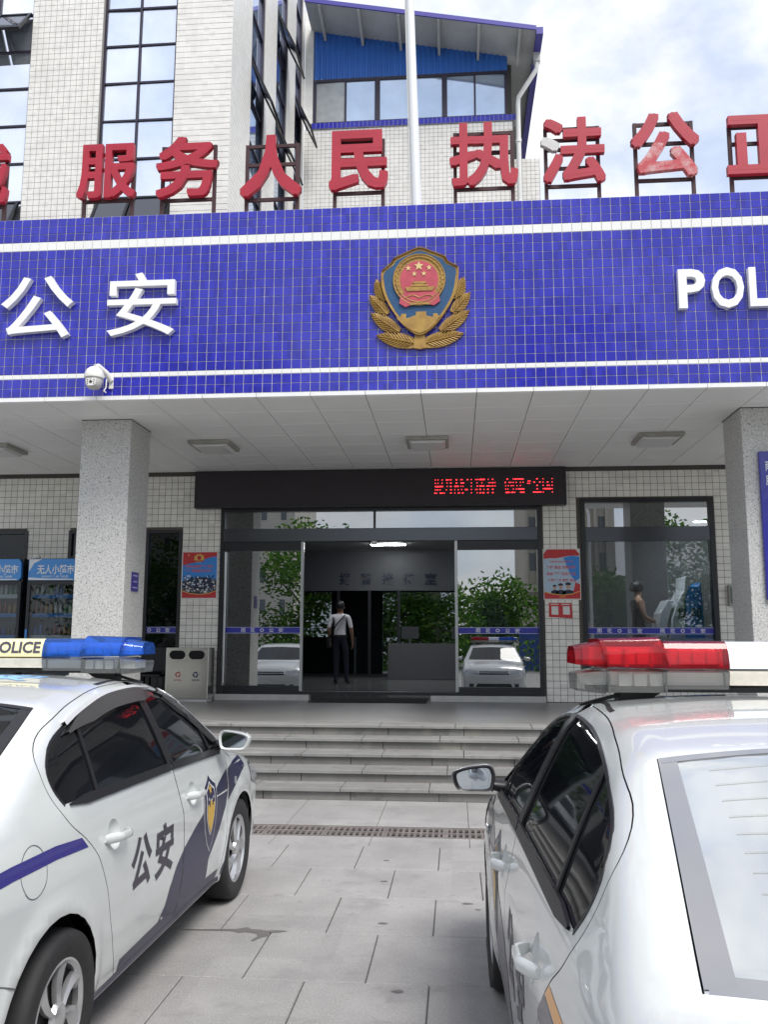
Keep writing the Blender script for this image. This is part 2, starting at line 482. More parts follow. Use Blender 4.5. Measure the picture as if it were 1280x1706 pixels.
def car_shapes():
    """All the white sheet metal and glass of the body, as (P, N, T) patches, shared by the cars."""
    S = {}
    zb = .205
    lower = [(-.97, zb)] + arc_pts(0, .31, .365, 196, -16) + arc_pts(2.62, .31, .365, 196, -16) + [(3.26, zb)]
    lo = dens(lower, .04, False)
    L_ = uv_side(lo, 1); Rr = uv_side(lo, -1)[::-1]
    fr = np.stack([np.full(24, 3.26), np.linspace(L_[-1, 1], Rr[0, 1], 26)[1:-1]], 1)
    bk = np.stack([np.full(24, -.97), np.linspace(Rr[-1, 1], L_[0, 1], 26)[1:-1]], 1)
    outer = np.concatenate([L_, fr, Rr, bk])
    dr = np.concatenate([DOOR_R, [(1.38, .245)], SEAM_B[::-1][1:], [(1.31, 1.457)]])
    both = np.concatenate([dens(DOOR_R[::-1], .03, False), dens([(1.27, 1.457), (1.36, 1.457)], .03, False)[1:-1], dens(DOOR_F, .03, False), dens([(2.16, .245), (.63, .245)], .04, False)[1:-1]])
    holes = [uv_side(both, 1), uv_side(both, -1)]
    rg = spline([(.31, -.60), (.315, 0), (.31, .60)], False, 6); rb = spline([(-.345, .70), (-.43, .37), (-.45, 0), (-.43, -.37), (-.345, -.70)], False, 4)
    rear = np.concatenate([dens(rg, .04, False), dens([(.31, .60), (-.345, .70)], .04, False)[1:-1], dens(rb, .04, False), dens([(-.345, -.70), (.31, -.60)], .04, False)[1:-1]])
    wt = spline([(1.80, .57), (1.86, .3), (1.875, 0), (1.86, -.3), (1.80, -.57)], False, 5); wb = spline([(2.37, -.70), (2.50, -.4), (2.56, 0), (2.50, .4), (2.37, .70)], False, 5)
    wind = np.concatenate([dens(wt, .04, False), dens([(1.80, -.57), (2.37, -.70)], .04, False)[1:-1], dens(wb, .04, False), dens([(2.37, .70), (1.80, .57)], .04, False)[1:-1]])
    tr = np.concatenate([dens([(-.50, -.63), (-.53, 0), (-.50, .63)], .04, False), dens([(-.50, .63), (-.93, .63)], .04, False)[1:-1], dens([(-.93, .63), (-.95, 0), (-.93, -.63)], .04, False), dens([(-.93, -.63), (-.50, -.63)], .04, False)[1:-1]])
    hd = np.concatenate([dens([(2.60, .72), (2.68, 0), (2.60, -.72)], .04, False), dens([(2.60, -.72), (3.20, -.64)], .04, False)[1:-1], dens([(3.20, -.64), (3.235, 0), (3.20, .64)], .04, False), dens([(3.20, .64), (2.60, .72)], .04, False)[1:-1]])
    hu = {k: uv_top(v) for k, v in (('rear', rear), ('wind', wind), ('trunk', tr), ('hood', hd))}
    S['shell'] = patch(outer, holes + list(hu.values()), .042)
    S['rear_glass'] = patch(inset(hu['rear'], .0025), (), .05, off=-.0015)
    S['windshield'] = patch(inset(hu['wind'], .004), (), .05, off=-.003)
    S['trunk'] = patch(inset(hu['trunk'], .004), (), .05)
    S['hood'] = patch(inset(hu['hood'], .004), (), .05)
    # end caps: nose and tail
    for nm, xe, sg in (('nose', 3.26, 1), ('tail', -.97, -1)):
        t = np.linspace(L_[-1, 1] if sg > 0 else L_[0, 1], Rr[0, 1] if sg > 0 else Rr[-1, 1], 60)
        sec = lift(np.stack([np.full(60, xe), t], 1))[:, 1:]
        ol = np.concatenate([sec, dens([sec[-1], sec[0]], .05, False)[1:-1]])
        def lf(q, xe=xe, sg=sg):
            p0 = np.stack([np.full(len(q), xe - sg * .3), q[:, 0], np.maximum(q[:, 1], .2)], 1)
            return solve(p0, np.tile([float(sg), 0, 0], (len(q), 1)), 1.0)
        S[nm] = patch(ol, (), .05, lf)
        S[nm + '_lift'] = lf
    # dark inner body: seen in the gaps
    xs = np.linspace(-.95, 3.24, 90); th = np.linspace(min(L_[0, 1], L_[-1, 1]), max(Rr[0, 1], Rr[-1, 1]), 90)
    V = lift(np.array([(x, t) for x in xs for t in th])); N = normal(V); V = V - N * .03
    keep = []
    for i in range(89):
        for j in range(89):
            c = V[i * 90 + j]
            if min(math.hypot(c[0], c[2] - .31), math.hypot(c[0] - 2.62, c[2] - .31)) < .39 and c[2] < .8: continue
            a = i * 90 + j; keep += [(a, a + 1, a + 91), (a, a + 91, a + 90)]
    S['inner'] = (V, N, np.array(keep))
    # doors
    for sg in (1, -1):
        rd = np.concatenate([dens(DOOR_R, .03, False), dens([(.63, .245), (1.38, .245)], .04, False)[1:-1], dens(SEAM_B[::-1], .03, False), dens([(1.33, 1.03), (1.315, 1.457)], .04, False)[1:-1]])
        fd = np.concatenate([dens(DOOR_F, .03, False), dens([(2.16, .245), (1.38, .245)], .04, False)[1:-1], dens(SEAM_B[::-1], .03, False), dens([(1.33, 1.03), (1.315, 1.457)], .04, False)[1:-1]])
        def half(poly, front):
            out = []
            P = poly; n = len(P)
            f = lambda p: (p[0] - (1.33 - .035 * (p[1] - 1.03) / .4)) * (1 if front else -1)
            for i in range(n):
                a, b = P[i], P[(i + 1) % n]; fa, fb = f(a), f(b)
                if fa >= 0: out.append(a)
                if fa * fb < 0: out.append(a + (b - a) * fa / (fa - fb))
            return np.array(out)
        for nm, ol, fr_, hx, hz in (('rear_door', rd, False, .52, .857), ('front_door', fd, True, 1.60, .84)):
            win = dens(half(WIN, fr_), .03)
            cup = np.array(arc_pts(hx, hz, .062, 0, 360, 24)[:-1]) * [1, 1]
            S[nm, sg] = patch(inset(uv_side(ol, sg), .0038), [uv_side(inset(win, .004), sg), uv_side(cup, sg)], .04)
            S[nm + '_glass', sg] = patch(uv_side(inset(win, .002), sg), (), .05, off=-.006)
            rr_ = [.062, .054, .044, .03, .015]
            pv = np.concatenate([np.array(arc_pts(hx, hz, r_, 0, 360, 24)[:-1]) for r_ in rr_] + [np.array([(hx, hz)])])
            dp = np.concatenate([np.full(24, d_) for d_ in (0, .012, .02, .025, .027)] + [[.028]])
            q = on_side(pv, sg) - normal(on_side(pv, sg)) * dp[:, None]
            ff = [(i * 24 + k, i * 24 + (k + 1) % 24, (i + 1) * 24 + (k + 1) % 24, (i + 1) * 24 + k) for i in range(4) for k in range(24)] + [(96 + k, 96 + (k + 1) % 24, 120) for k in range(24)]
            S[nm + '_cup', sg] = (q, ff)
    return S
WHITE = mat('car paint white', (0.575, 0.598, 0.59), rough=0.25, coat=1.0, spec=0.5, var=.025, vscale=5)
DARKIN = mat('dark inner steel', (0.008, 0.008, 0.009), rough=0.8)
CARGLASS = mat('car window glass', (0.006, 0.007, 0.009), rough=0.03, spec=0.5)
REARGLASS = mat('rear window with sun film', (0.63, 0.65, 0.65), rough=0.05, metal=0.85, coat=1.0, var=0.06, vscale=3.0)
BLACKTRIM = mat('black trim', (0.012, 0.012, 0.014), rough=0.35)
CERAMIC = mat('glass border', (0.27, 0.27, 0.285), rough=0.08, metal=0.4, coat=1.0)
CHROME = mat('chrome strip', (0.80, 0.81, 0.82), rough=0.25, metal=.35, coat=.5)
VISOR = mat('smoked rain visor', (0.055, 0.056, 0.06), rough=0.12, coat=0.6)
RUBBER = mat('tyre rubber', (0.018, 0.018, 0.019), rough=0.75, var=0.25, vscale=30)
ALLOY = mat('silver wheel cover', (0.55, 0.55, 0.56), rough=0.28, metal=0.75)
NAVY = mat('navy livery film', (0.014, 0.014, 0.052), rough=0.35, coat=0.15, spec=.35)
PURPLE = mat('blue livery stripe', (0.022, 0.018, 0.19), rough=0.25, coat=0.6)
GREYFILM = mat('dark grey livery film', (0.06, 0.055, 0.075), rough=0.3, coat=0.5)
ORANGE = mat('orange livery stripe', (0.70, 0.30, 0.03), rough=0.3, coat=0.5)
GOLDFILM = mat('gold livery film', (0.55, 0.34, 0.04), rough=0.35)
SILVERFILM = mat('silver livery film', (0.62, 0.62, 0.63), rough=0.35)
LIGHTBLUE = mat('light blue roof lettering', (0.22, 0.50, 0.83), rough=0.3)
MIRRORG = mat('mirror glass', (0.62, 0.66, 0.72), rough=0.01, metal=1.0)
LAMPG = mat('lamp lens', (0.35, 0.37, 0.40), rough=0.05, coat=1.0, metal=0.3)
TAILRED = mat('tail lamp red', (0.35, 0.01, 0.015), rough=0.08, coat=1.0)
REDLENS = lens('red light bar lens', (0.78, 0.055, 0.085))
BLUELENS = lens('blue light bar lens', (0.085, 0.30, 0.86), .3)
CLEARLENS = lens('clear light bar lens', (0.72, 0.74, 0.72), .22)
REFLECTOR = mat('light bar reflector', (0.88, 0.88, 0.88), rough=0.4, bump=0.5, bscale=60)
PANELY = mat('cream lamp panel', (0.84, 0.76, 0.42), rough=0.3, coat=0.5)
PANELW = mat('pale lamp panel', (0.78, 0.84, 0.93), rough=0.25, coat=0.6)
PANELB = mat('beige lamp base', (0.62, 0.58, 0.50), rough=0.3, coat=0.5, var=0.2, vscale=14)
SEAMG = mat('grey seam', (0.10, 0.10, 0.11), rough=.6)
INK = mat('dark lettering film', (0.024, 0.021, 0.036), rough=.35)
WALLIN = mat('wheel arch liner', (0.006, 0.006, 0.007), rough=0.9)

def wheel_meshes():
    t = MB().lathe([(.20, -.08), (.235, -.095), (.285, -.10), (.306, -.09), (.316, -.06), (.316, .06), (.306, .09), (.285, .10), (.235, .095), (.205, .085), (.20, .05)], axis='Y', n=48).mesh('tyre', RUBBER)
    smooth_by_angle(t, 50)
    d = MB()
    d.lathe([(.0, .045), (.2, .045), (.2, -.08), (.0, -.08)], axis='Y', n=40, mi=1)
    d.lathe([(.188, .074), (.200, .088), (.212, .086), (.214, .06), (.19, .05)], axis='Y', n=48, closed=True, mi=0)
    for k in range(7):
        a0 = 2 * math.pi * k / 7
        vs = []; nseg = 6
        for i in range(nseg + 1):
            u = i / nseg; r = .045 + .15 * u; tw = .42 * u ** 1.3
            hw = (.30 - .02 * u) * (1 if u > .05 else .9)
            wl = .72 if u < .2 else .60 + .30 * u
            for j, sv in enumerate((-1, -.15, 1)):
                a = a0 + tw + sv * hw * wl
                y = .062 + .020 * (1 - u) + (.012 if j == 1 else (-.010 if j == 2 else .002)) + (.012 * u)
                vs.append((r * math.cos(a), y, r * math.sin(a)))
        n0 = len(vs); vs += [(x, y - .02, z) for x, y, z in vs]
        fs = []
        for i in range(nseg):
            for j in range(2):
                b = i * 3 + j; fs.append((b, b + 1, b + 4, b + 3))
            for j in (0, 2):
                b = i * 3 + j; fs.append((b, b + 3, b + 3 + n0, b + n0))
        d.add(vs, fs, 0)
    d.lathe([(.0, .098), (.03, .097), (.05, .088), (.058, .07), (.0, .06)], axis='Y', n=24, mi=0)
    d = d.mesh('wheel_cover', [ALLOY, WALLIN]); smooth_by_angle(d, 30)
    return t, d

def mirror_geo(sg):
    """Door mirror on side sg: white shell, black rim, silvered glass facing the tail."""
    out = spline([(-.068, -.050), (-.085, -.02), (-.088, .03), (-.066, .058), (-.01, .056), (.05, .046), (.094, .030), (.102, .008), (.088, -.035), (.062, -.052), (0, -.054)], True, 4)
    def ring(sc, x, dx=0, dz=0): return [(x, sg * (q[0] * sc + dx), q[1] * sc + dz) for q in out]
    n = len(out); sh, rim, gl = MB(), MB(), MB()
    rings = [ring(1.0, -.035), ring(1.03, -.005), ring(.98, .035), ring(.80, .07, .01), ring(.45, .092, .02), ring(.08, .10, .02)]
    vs = sum(rings, []); fs = [(i * n + k, i * n + (k + 1) % n, (i + 1) * n + (k + 1) % n, (i + 1) * n + k) for i in range(5) for k in range(n)] + [tuple(5 * n + k for k in range(n))]
    sh.add(vs, fs)
    rings = [ring(1.012, -.010), ring(1.012, -.036), ring(.96, -.047), ring(.83, -.042), ring(.81, -.030)]
    rim.add(sum(rings, []), [(i * n + k, i * n + (k + 1) % n, (i + 1) * n + (k + 1) % n, (i + 1) * n + k) for i in range(4) for k in range(n)])
    gl.add(ring(.815, -.034), [tuple(range(n))])
    return sh, rim, gl

def light_bar(parent, end_mat, other_mat, mid_mat, writing, shift=0.0):
    """Roof bar: tinted upper lens in sections, clear lower lens, dark feet. Seen ends: y = +-0.68."""
    bar = new_obj('light_bar', None, parent, (1.38, shift, 0)); bar.empty_display_size = .1
    def sect(y0, y1, z0, z1, w0, w1, tp0=1.0, tp1=1.0, n=2, drop1=0.0, skew=0.0):
        """closed loft between y0 and y1; width (x) w0 at the bottom and w1 on top; ends scaled by tp."""
        vs = []; k = 8
        for i in range(n + 1):
            u = i / n; y = y0 + (y1 - y0) * u; tp = tp0 + (tp1 - tp0) * u; dz = drop1 * u
            zt, zb_ = z1 - dz, z0 + dz * .6
            a, b = w0 / 2 * tp, w1 / 2 * tp
            P = [(-a, zb_), (-a * 1.0, zb_ + (zt - zb_) * .2), (-(a + b) / 2 - .004, zb_ + (zt - zb_) * .6), (-b, zt - .008), (-b + .02, zt), (b - .02, zt), (b, zt - .008), ((a + b) / 2 + .004, zb_ + (zt - zb_) * .6), (a, zb_ + (zt - zb_) * .2), (a, zb_)]
            k = len(P)
            vs += [(x, y + skew * (z - z0) , z) for x, z in P]
        fs = [(i * k + j, i * k + (j + 1) % k, (i + 1) * k + (j + 1) % k, (i + 1) * k + j) for i in range(n) for j in range(k)]
        fs += [tuple(range(k - 1, -1, -1)), tuple(n * k + j for j in range(k))]
        return vs, fs
    ZM, ZT, ZB = 1.588, 1.685, 1.515
    mb = MB(); mb.add(*sect(-.147, .147, ZM, ZT - .002, .27, .22)); cp = mb.build('center_panel', mid_mat, bar, local=True, autos=40)
    mb = MB(); mb.add(*sect(-.149, .149, ZB + .015, ZM - .003, .255, .272)); mb.build('panel_base', PANELB, bar, local=True, autos=40)
    for sg, lm in ((1, end_mat[0]), (-1, end_mat[1])):
        mb = MB(); mb.add(*sect(sg * .149, sg * .37, ZM, ZT, .27, .22)); mb.build('lens', lm, bar, local=True, autos=40)
        mb = MB(); mb.add(*sect(sg * .36, sg * .575, ZM + .001, ZT + .014, .30, .25, 1, .97, drop1=.006, skew=sg * .25 * (1))); mb.build('lens', lm, bar, local=True, autos=40)
        mb = MB(); mb.add(*sect(sg * .575, sg * .685, ZM, ZT + .002, .27, .21, 1, .74, n=4, drop1=.022)); mb.build('lens', lm, bar, local=True, autos=40)
        mb = MB(); mb.add(*sect(sg * .151, sg * .37, ZB, ZM - .004, .25, .272)); mb.add(*sect(sg * .371, sg * .58, ZB - .012, ZM - .004, .25, .285)); mb.add(*sect(sg * .581, sg * .68, ZB - .018, ZM - .004, .23, .28, 1, .74, n=4, drop1=.016))
        mb.build('clear_lens', CLEARLENS, bar, local=True, autos=40)
        mb = MB()
        mb.box(-.07, .07, min(sg * .155, sg * .63), max(sg * .155, sg * .63), ZM + .012, ZT - .022)
        for k in range(9):
            y = sg * (.19 + k * .05); mb.box(-.088, -.07, y - .02, y + .02, ZM + .014, ZM + .06); mb.box(.07, .088, y - .02, y + .02, ZM + .014, ZM + .06)
        for yy in (.165, .35, .50):
            mb.box(-.10, .10, sg * yy - .006, sg * yy + .006, ZM + .005, ZM + .07)
        mb.box(-.08, .08, min(sg * .155, sg * .64), max(sg * .155, sg * .64), ZB + .012, ZM - .016)
        for k in range(3):
            y = sg * (.40 + k * .055); mb.box(-.105, -.08, y - .022, y + .022, ZB + .01, ZM - .02)
        mb.build('lamp_insert', REFLECTOR, bar, local=True)
        for yd in (.372, .572):
            mb = MB(); mb.box(-.136, .136, sg * yd - .0035, sg * yd + .0035, ZB - .011, ZM - .006); mb.build('divider', CLEARLENS, bar, local=True)
        mb = MB()       # foot, tie strap down to the roof edge
        mb.prism([(.40, 1.480), (.52, 1.462), (.52, 1.495), (.47, 1.515), (.36, 1.520), (.36, 1.505)], -.05, .05, lambda u, v, d: (d, sg * u, v))
        mb.prism([(.42, 1.505), (.66, 1.448), (.662, 1.456), (.43, 1.516)], -.018, .018, lambda u, v, d: (d - .02, sg * u, v))
        mb.build('foot', BLACKTRIM, bar, local=True)
    mb = MB(); mb.box(-.10, .10, -.62, .62, ZB - .012, ZB + .006); mb.build('base_rail', BLACKTRIM, bar, local=True)
    if writing:
        for sg in (-1, 1):
            q, f = text_fit('POLICE', -.136, .136, ZM + .018, ZT - .016, bold=.035)
            u = (q[:, 1] - ZM) / (ZT - ZM)
            xx = .1365 - .022 * u + .004
            P = [((sg * a_), (sg * b_), c_) for a_, b_, c_ in zip(xx, q[:, 0], q[:, 1])]
            mb = MB().add(P, f); mb.build('lettering', GREYFILM, bar, local=True)
    return bar

CAR_SHAPES = None
WHEEL = None
def shield_outline(cx, cz, w_, h_):
    return [(cx + a * w_, cz + b * h_) for a, b in ((-.5, .36), (-.32, .40), (-.12, .46), (0, .52), (.12, .46), (.32, .40), (.5, .36), (.5, 0), (.42, -.18), (.22, -.38), (0, -.5), (-.22, -.38), (-.42, -.18), (-.5, 0))]

def build_car(name, label, cat, loc, heading, livery, group):
    global CAR_SHAPES, WHEEL
    if CAR_SHAPES is None: CAR_SHAPES = car_shapes()
    if WHEEL is None: WHEEL = wheel_meshes()
    S = CAR_SHAPES
    # car frame: x forward, y left. Blender rotation that takes +x to (sin a, cos a)
    t = thing(name, label, cat, (loc[0], loc[1], 0), math.pi / 2 - heading, group)
    def sk(key, nm, m_, par=t): return skin_obj(nm, *S[key], m_, par)
    body = sk('shell', 'body', WHITE)
    sk('inner', 'inner_body', DARKIN)
    sk('hood', 'hood', WHITE); tr = sk('trunk', 'trunk_lid', WHITE)
    nose = sk('nose', 'front_bumper', WHITE); tail = sk('tail', 'rear_bumper', WHITE)
    dk = livery == 'band'
    rg = sk('rear_glass', 'rear_window', CARGLASS if dk else REARGLASS)
    BORD = BLACKTRIM if dk else CERAMIC
    sk('windshield', 'windshield', CARGLASS)
    # rear window: dark printed border and heater wires
    P, N, T = S['rear_glass']
    rgu = spline([(.31, -.60), (.315, 0), (.31, .60)], False, 8); rbu = spline([(-.345, .70), (-.43, .37), (-.45, 0), (-.43, -.37), (-.345, -.70)], False, 6)
    def strip(u, y0, y1, n=30):   # line across the rear window at fraction u from top to bottom
        ys_ = np.linspace(y0, y1, n)
        xt = np.interp(ys_, rgu[:, 1], rgu[:, 0]); xb = np.interp(-ys_, -rbu[:, 1], rbu[:, 0])
        return on_top(np.stack([xt + (xb - xt) * u, ys_], 1))
    for u, wd in ((.018, .026), (.965, .046)):
        ribbon(strip(u, -.592 - .095 * u, .592 + .095 * u), wd, .0005, 'window_border', BORD, rg)
    for sg in (1, -1):
        us = np.linspace(.01, .98, 16); ed = []
        for u in us:
            yy = sg * (.60 + .10 * u - .0245 - .007 * u)
            ed.append(strip(u, yy, yy, 1)[0])
        ribbon(np.array(ed), [.044 + .012 * u for u in us], .0004, 'window_border', BORD, rg)
    mb = MB()
    for k in range(11):
        u = .10 + k * .078
        L_ = strip(u, -.49 - .05 * u, .49 + .05 * u, 16); N_ = normal(L_) * .0007
        for i in range(15):
            a, b = L_[i] + N_[i], L_[i + 1] + N_[i + 1]; d = np.array([.0009, 0, -.0005])
            mb.add([a - d, b - d, b + d, a + d], [(0, 1, 2, 3)])
    h = mb.build('heater_wires', mat('heater wire', (0.80, 0.78, 0.72), rough=0.4), rg, local=True); h['kind'] = 'stuff'
    tyre_m, cover_m = WHEEL
    for xc in (0, 2.62):
        for sg in (1, -1):
            wh = new_obj('wheel', None, t, (xc + (.075 if xc == 0 else 0), sg * .79, .316)); wh.empty_display_size = .1
            wh.rotation_euler = (0, R(random.uniform(0, 50)), 0 if sg > 0 else math.pi)
            new_obj('tyre', tyre_m, wh); new_obj('wheel_cover', cover_m, wh)
            if xc == 0: wh.scale = (.955, 1, .955); wh.location.z = .302; wh.location.y = sg * .805
            mb = MB(); mb.lathe([(.37, 0), (.37, -.26)], (xc, 0, .31), 'Y', 28)
            mb.v = [(x, sg * (.84 + y), max(z, .2)) for x, y, z in mb.v]; mb.f = [f for f in mb.f if len(f) == 4]; mb.mi = mb.mi[:len(mb.f)]
            mb.build('arch_liner', WALLIN, t, local=True)
    mb = MB(); mb.box(-.75, 3.1, -.66, .66, .17, .30); mb.build('underbody', WALLIN, t, local=True)
    for sg in (1, -1):
        for nm, hx, hz in (('rear_door', .52, .857), ('front_door', 1.60, .84)):
            d = sk((nm, sg), nm, WHITE)
            sk((nm + '_glass', sg), 'window', CARGLASS, d)
            q, ff = S[nm + '_cup', sg]
            mb = MB().add(q.tolist(), ff); mb.build('handle_recess', WHITE, d, local=True, autos=60)
            pts = []
            for i in range(13):
                u = i / 12; x = hx - .11 + .215 * u
                b = on_side([(x, hz - .004 + .022 * (u - .5) * -.4)], sg)[0]
                lift_ = .046 * min(1, 2.6 * (u + .04)) * min(1, 5 * (1 - u) + .15); pts.append(b + np.array([0, sg * lift_, 0]))
            mb = MB(); prof = [(-.016, -.008), (-.019, .001), (-.013, .009), (0, .011), (.013, .009), (.019, .001), (.016, -.008)]
            vs = []; k = len(prof)
            for i, p in enumerate(pts):
                sc_ = .72 if i in (0, 12) else (1.12 if i < 4 else 1.0)
                vs += [(p[0], p[1] + sg * b_ * sc_, p[2] + a_ * sc_) for a_, b_ in prof]
            fs = [(i * k + j, i * k + (j + 1) % k, (i + 1) * k + (j + 1) % k, (i + 1) * k + j) for i in range(12) for j in range(k)] + [tuple(range(k)), tuple(12 * k + j for j in range(k))]
            mb.add(vs, fs).build('door_handle', WHITE, d, local=True, autos=50)
        # black belt strip under the windows, divider bars, black pillar
        bs_ = on_side(dens([(.165, 1.042), (1.315, 1.022)], .03, False), sg)
        ribbon(bs_, np.interp(np.arange(len(bs_)), [0, 5, 99], [.008, .040, .040]), .009, 'belt_strip', BLACKTRIM, t)
        ribbon(on_side(dens([(1.335, 1.022), (2.20, .992)], .05, False), sg), .040, .009, 'belt_strip', BLACKTRIM, t)
        ribbon(on_side(dens([(1.325, 1.03), (1.285, 1.425)], .04, False), sg), .085, .004, 'door_pillar', BLACKTRIM, t)
        ribbon(on_side(dens([DIV_BOT, (.475, 1.35)], .04, False), sg), .026, .002, 'window_divider', BLACKTRIM, t)
        ribbon(on_side(dens([(2.02, 1.0), (1.97, 1.21)], .04, False), sg), .02, .002, 'window_divider', BLACKTRIM, t)
        edge = on_side(dens(np.concatenate([WIN[2:60], []]) if False else WIN[:61], .02, False), sg)
        ribbon(edge, .012, .002, 'window_seal', BLACKTRIM, t)
        # roof ditch
        ribbon(lift(uv_side([(x, 1.40) for x in (1.0,)], sg))[:0] if False else on_side(spline([(.95, 1.462), (1.2, 1.468), (1.5, 1.453), (1.72, 1.408)], False, 6), sg), .016, .0015, 'roof_seam', BLACKTRIM, t)
        # sill
        decal_patch([(.40, .215), (2.22, .215), (2.20, .247), (.40, .247)], sg, 'sill_strip', GREYFILM if livery == 'stripe' else NAVY, t) if livery else None
        # mirror
        mr = new_obj('mirror', None, t, (2.13, sg * .972, 1.066)); mr.empty_display_size = .1
        sh, rim, gl = mirror_geo(sg)
        sh.build('mirror_shell', WHITE, mr, local=True, autos=70); rim.build('mirror_rim', BLACKTRIM if sg > 0 else WHITE, mr, local=True, autos=70); gl.build('mirror_glass', MIRRORG, mr, local=True)
        mb = MB(); b = on_side([(2.16, 1.02)], sg)[0] - np.array([2.13, sg * .972, 1.066])
        mb.tube([(b[0], b[1] - sg * .03, b[2]), (b[0], b[1] + sg * .04, b[2] + .01), (.02, -sg * .07, -.045)], [.03, .024, .022], 10); mb.build('mirror_arm', BLACKTRIM, mr, local=True, autos=60)
        # bumper seams, side lamp, tail lamps
        ribbon(on_side(spline([(-.66, .63), (-.5, .603), (-.38, .575), (-.285, .535)], False, 6), sg), .0045, .0022, 'bumper_seam', SEAMG, t)
        decal_patch([(-.93, .70), (-.60, .76), (-.55, .90), (-.62, .97), (-.93, .99)], sg, 'tail_lamp', TAILRED, t, .004)
        decal_patch([(2.93, .70), (3.22, .62), (3.24, .75), (3.05, .83), (2.90, .83)], sg, 'headlight', LAMPG, t, .004)
        q = on_side([(2.46, .775)], sg)[0]
        mb = MB(); mb.cbox(q + np.array([0, sg * .006, 0]), (.035, .012, .045)); mb.build('side_lamp', LAMPG, t, local=True, bevel=.004)
    # nose details: grille, lamps, plate
    lf = S['nose_lift']
    def nose_patch(nm, ol, m_, off):
        P, N, T = patch(dens(ol, .04), (), .05, lf, off); skin_obj(nm, P, N, T, m_, nose)
    nose_patch('grille', [(-.42, .66), (.42, .66), (.40, .75), (-.40, .75)], BLACKTRIM, .003)
    nose_patch('grille_bar', [(-.42, .70), (.42, .70), (.42, .712), (-.42, .712)], CHROME, .008)
    nose_patch('lower_grille', [(-.52, .30), (.52, .30), (.45, .42), (-.45, .42)], BLACKTRIM, .003)
    for sg in (1, -1):
        nose_patch('headlamp', [(sg * .44, .66), (sg * .70, .69), (sg * .74, .80), (sg * .44, .755)], LAMPG, .004)
        nose_patch('fog_lamp', [(sg * .56, .32), (sg * .68, .33), (sg * .67, .42), (sg * .55, .41)], BLACKTRIM, .003)
    lf = S['tail_lift']
    def tail_patch(nm, ol, m_, off):
        P, N, T = patch(dens(ol, .04), (), .05, lf, off); skin_obj(nm, P, N, T, m_, tail)
    tail_patch('plate_recess', [(-.30, .62), (.30, .62), (.30, .78), (-.30, .78)], SILVERFILM, .002)
    # fuel flap ring on the right-hand side
    cpts = np.array(arc_pts(-.165, .875, .088, 0, 360, 40)[:-1])
    ribbon(on_side(cpts, -1), .0035, .0006, 'fuel_flap_seam', SEAMG, t, closed=True)
    for sg in (1, -1):
        if livery == 'band':
            decal_patch([(-.95, .872), (-.26, .872), (-.26, .936), (-.95, .925)], sg, 'side_stripe', PURPLE, body) if False else None
            decal_patch([(-.80, .862), (-.3, .878), (.0, .877), (.262, .862), (.215, .908), (.0, .925), (-.3, .926), (-.80, .91)], sg, 'side_stripe', PURPLE, body)
            decal_patch([(.66, .252), (1.376, .252), (1.406, .33), (1.434, .5), (1.432, .578), (1.33, .52), (1.25, .445), (1.20, .37), (1.12, .312), (.66, .30)], sg, 'livery_band', NAVY, t)
            decal_patch([(1.388, .252), (2.14, .252), (2.16, .30), (1.90, .31), (1.91, .42), (2.10, .54), (2.235, .66), (2.29, .78), (2.305, .87), (2.10, .815), (1.85, .72), (1.62, .65), (1.438, .583), (1.446, .5), (1.418, .33)], sg, 'livery_band', NAVY, t)
            decal_patch([(2.285, .68), (2.46, .745), (2.68, .80), (2.78, .82), (2.72, .90), (2.50, .895), (2.335, .865), (2.31, .78)], sg, 'livery_band', NAVY, body)
            decal_patch([(2.21, .252), (2.30, .262), (2.345, .335), (2.225, .31)], sg, 'livery_band', NAVY, body)
        else:
            decal_patch([(-.80, .775), (.0, .772), (.36, .775), (.375, .785), (.30, .85), (.0, .85), (-.80, .848)], sg, 'side_stripe', GREYFILM, body)
            decal_patch([(-.80, .853), (.0, .855), (.292, .855), (.255, .888), (.0, .89), (-.80, .887)], sg, 'side_stripe', ORANGE, body)
            decal_patch([(.66, .252), (1.376, .252), (1.406, .33), (1.434, .5), (1.432, .578), (1.33, .52), (1.25, .445), (1.20, .37), (1.12, .312), (.66, .30)], sg, 'livery_band', GREYFILM, t)
            decal_patch([(1.388, .252), (2.14, .252), (2.16, .30), (1.90, .31), (1.91, .42), (2.10, .54), (2.235, .66), (2.29, .78), (2.305, .87), (2.10, .815), (1.85, .72), (1.62, .65), (1.438, .583), (1.446, .5), (1.418, .33)], sg, 'livery_band', GREYFILM, t)
            decal_patch([(2.285, .68), (2.46, .745), (2.68, .80), (2.78, .82), (2.72, .90), (2.50, .895), (2.335, .865), (2.31, .78)], sg, 'livery_band', GREYFILM, body)
        # characters on the rear door; they read from outside on either side
        chars = (('公', .70, .955, .55, .79), ('安', 1.005, 1.265, .53, .78)) if sg < 0 else (('安', .72, .98, .53, .78), ('公', 1.03, 1.285, .53, .79))
        for ch, x0, x1, z0, z1 in chars:
            q, f = text_fit(ch, 0, 1, z0, z1, bold=.032)
            q[:, 0] = x0 + q[:, 0] * (x1 - x0) if sg < 0 else x1 - q[:, 0] * (x1 - x0)
            decal((q, f), sg, 'lettering', INK, t, .0016)
        # police shield on the front door
        cx, cz = 1.905, .675
        fl = (lambda p: p)
        decal_patch(shield_outline(cx, cz, .25, .43), sg, 'door_badge', SILVERFILM, t, .0024, .03)
        decal_patch(shield_outline(cx, cz, .235, .415), sg, 'door_badge', NAVY, t, .0032, .03)
        decal_patch(shield_outline(cx, cz + .025, .165, .30), sg, 'badge_rim', SILVERFILM, t, .0040, .03)
        decal_patch(shield_outline(cx, cz + .025, .145, .28), sg, 'badge_field', NAVY, t, .0048, .03)
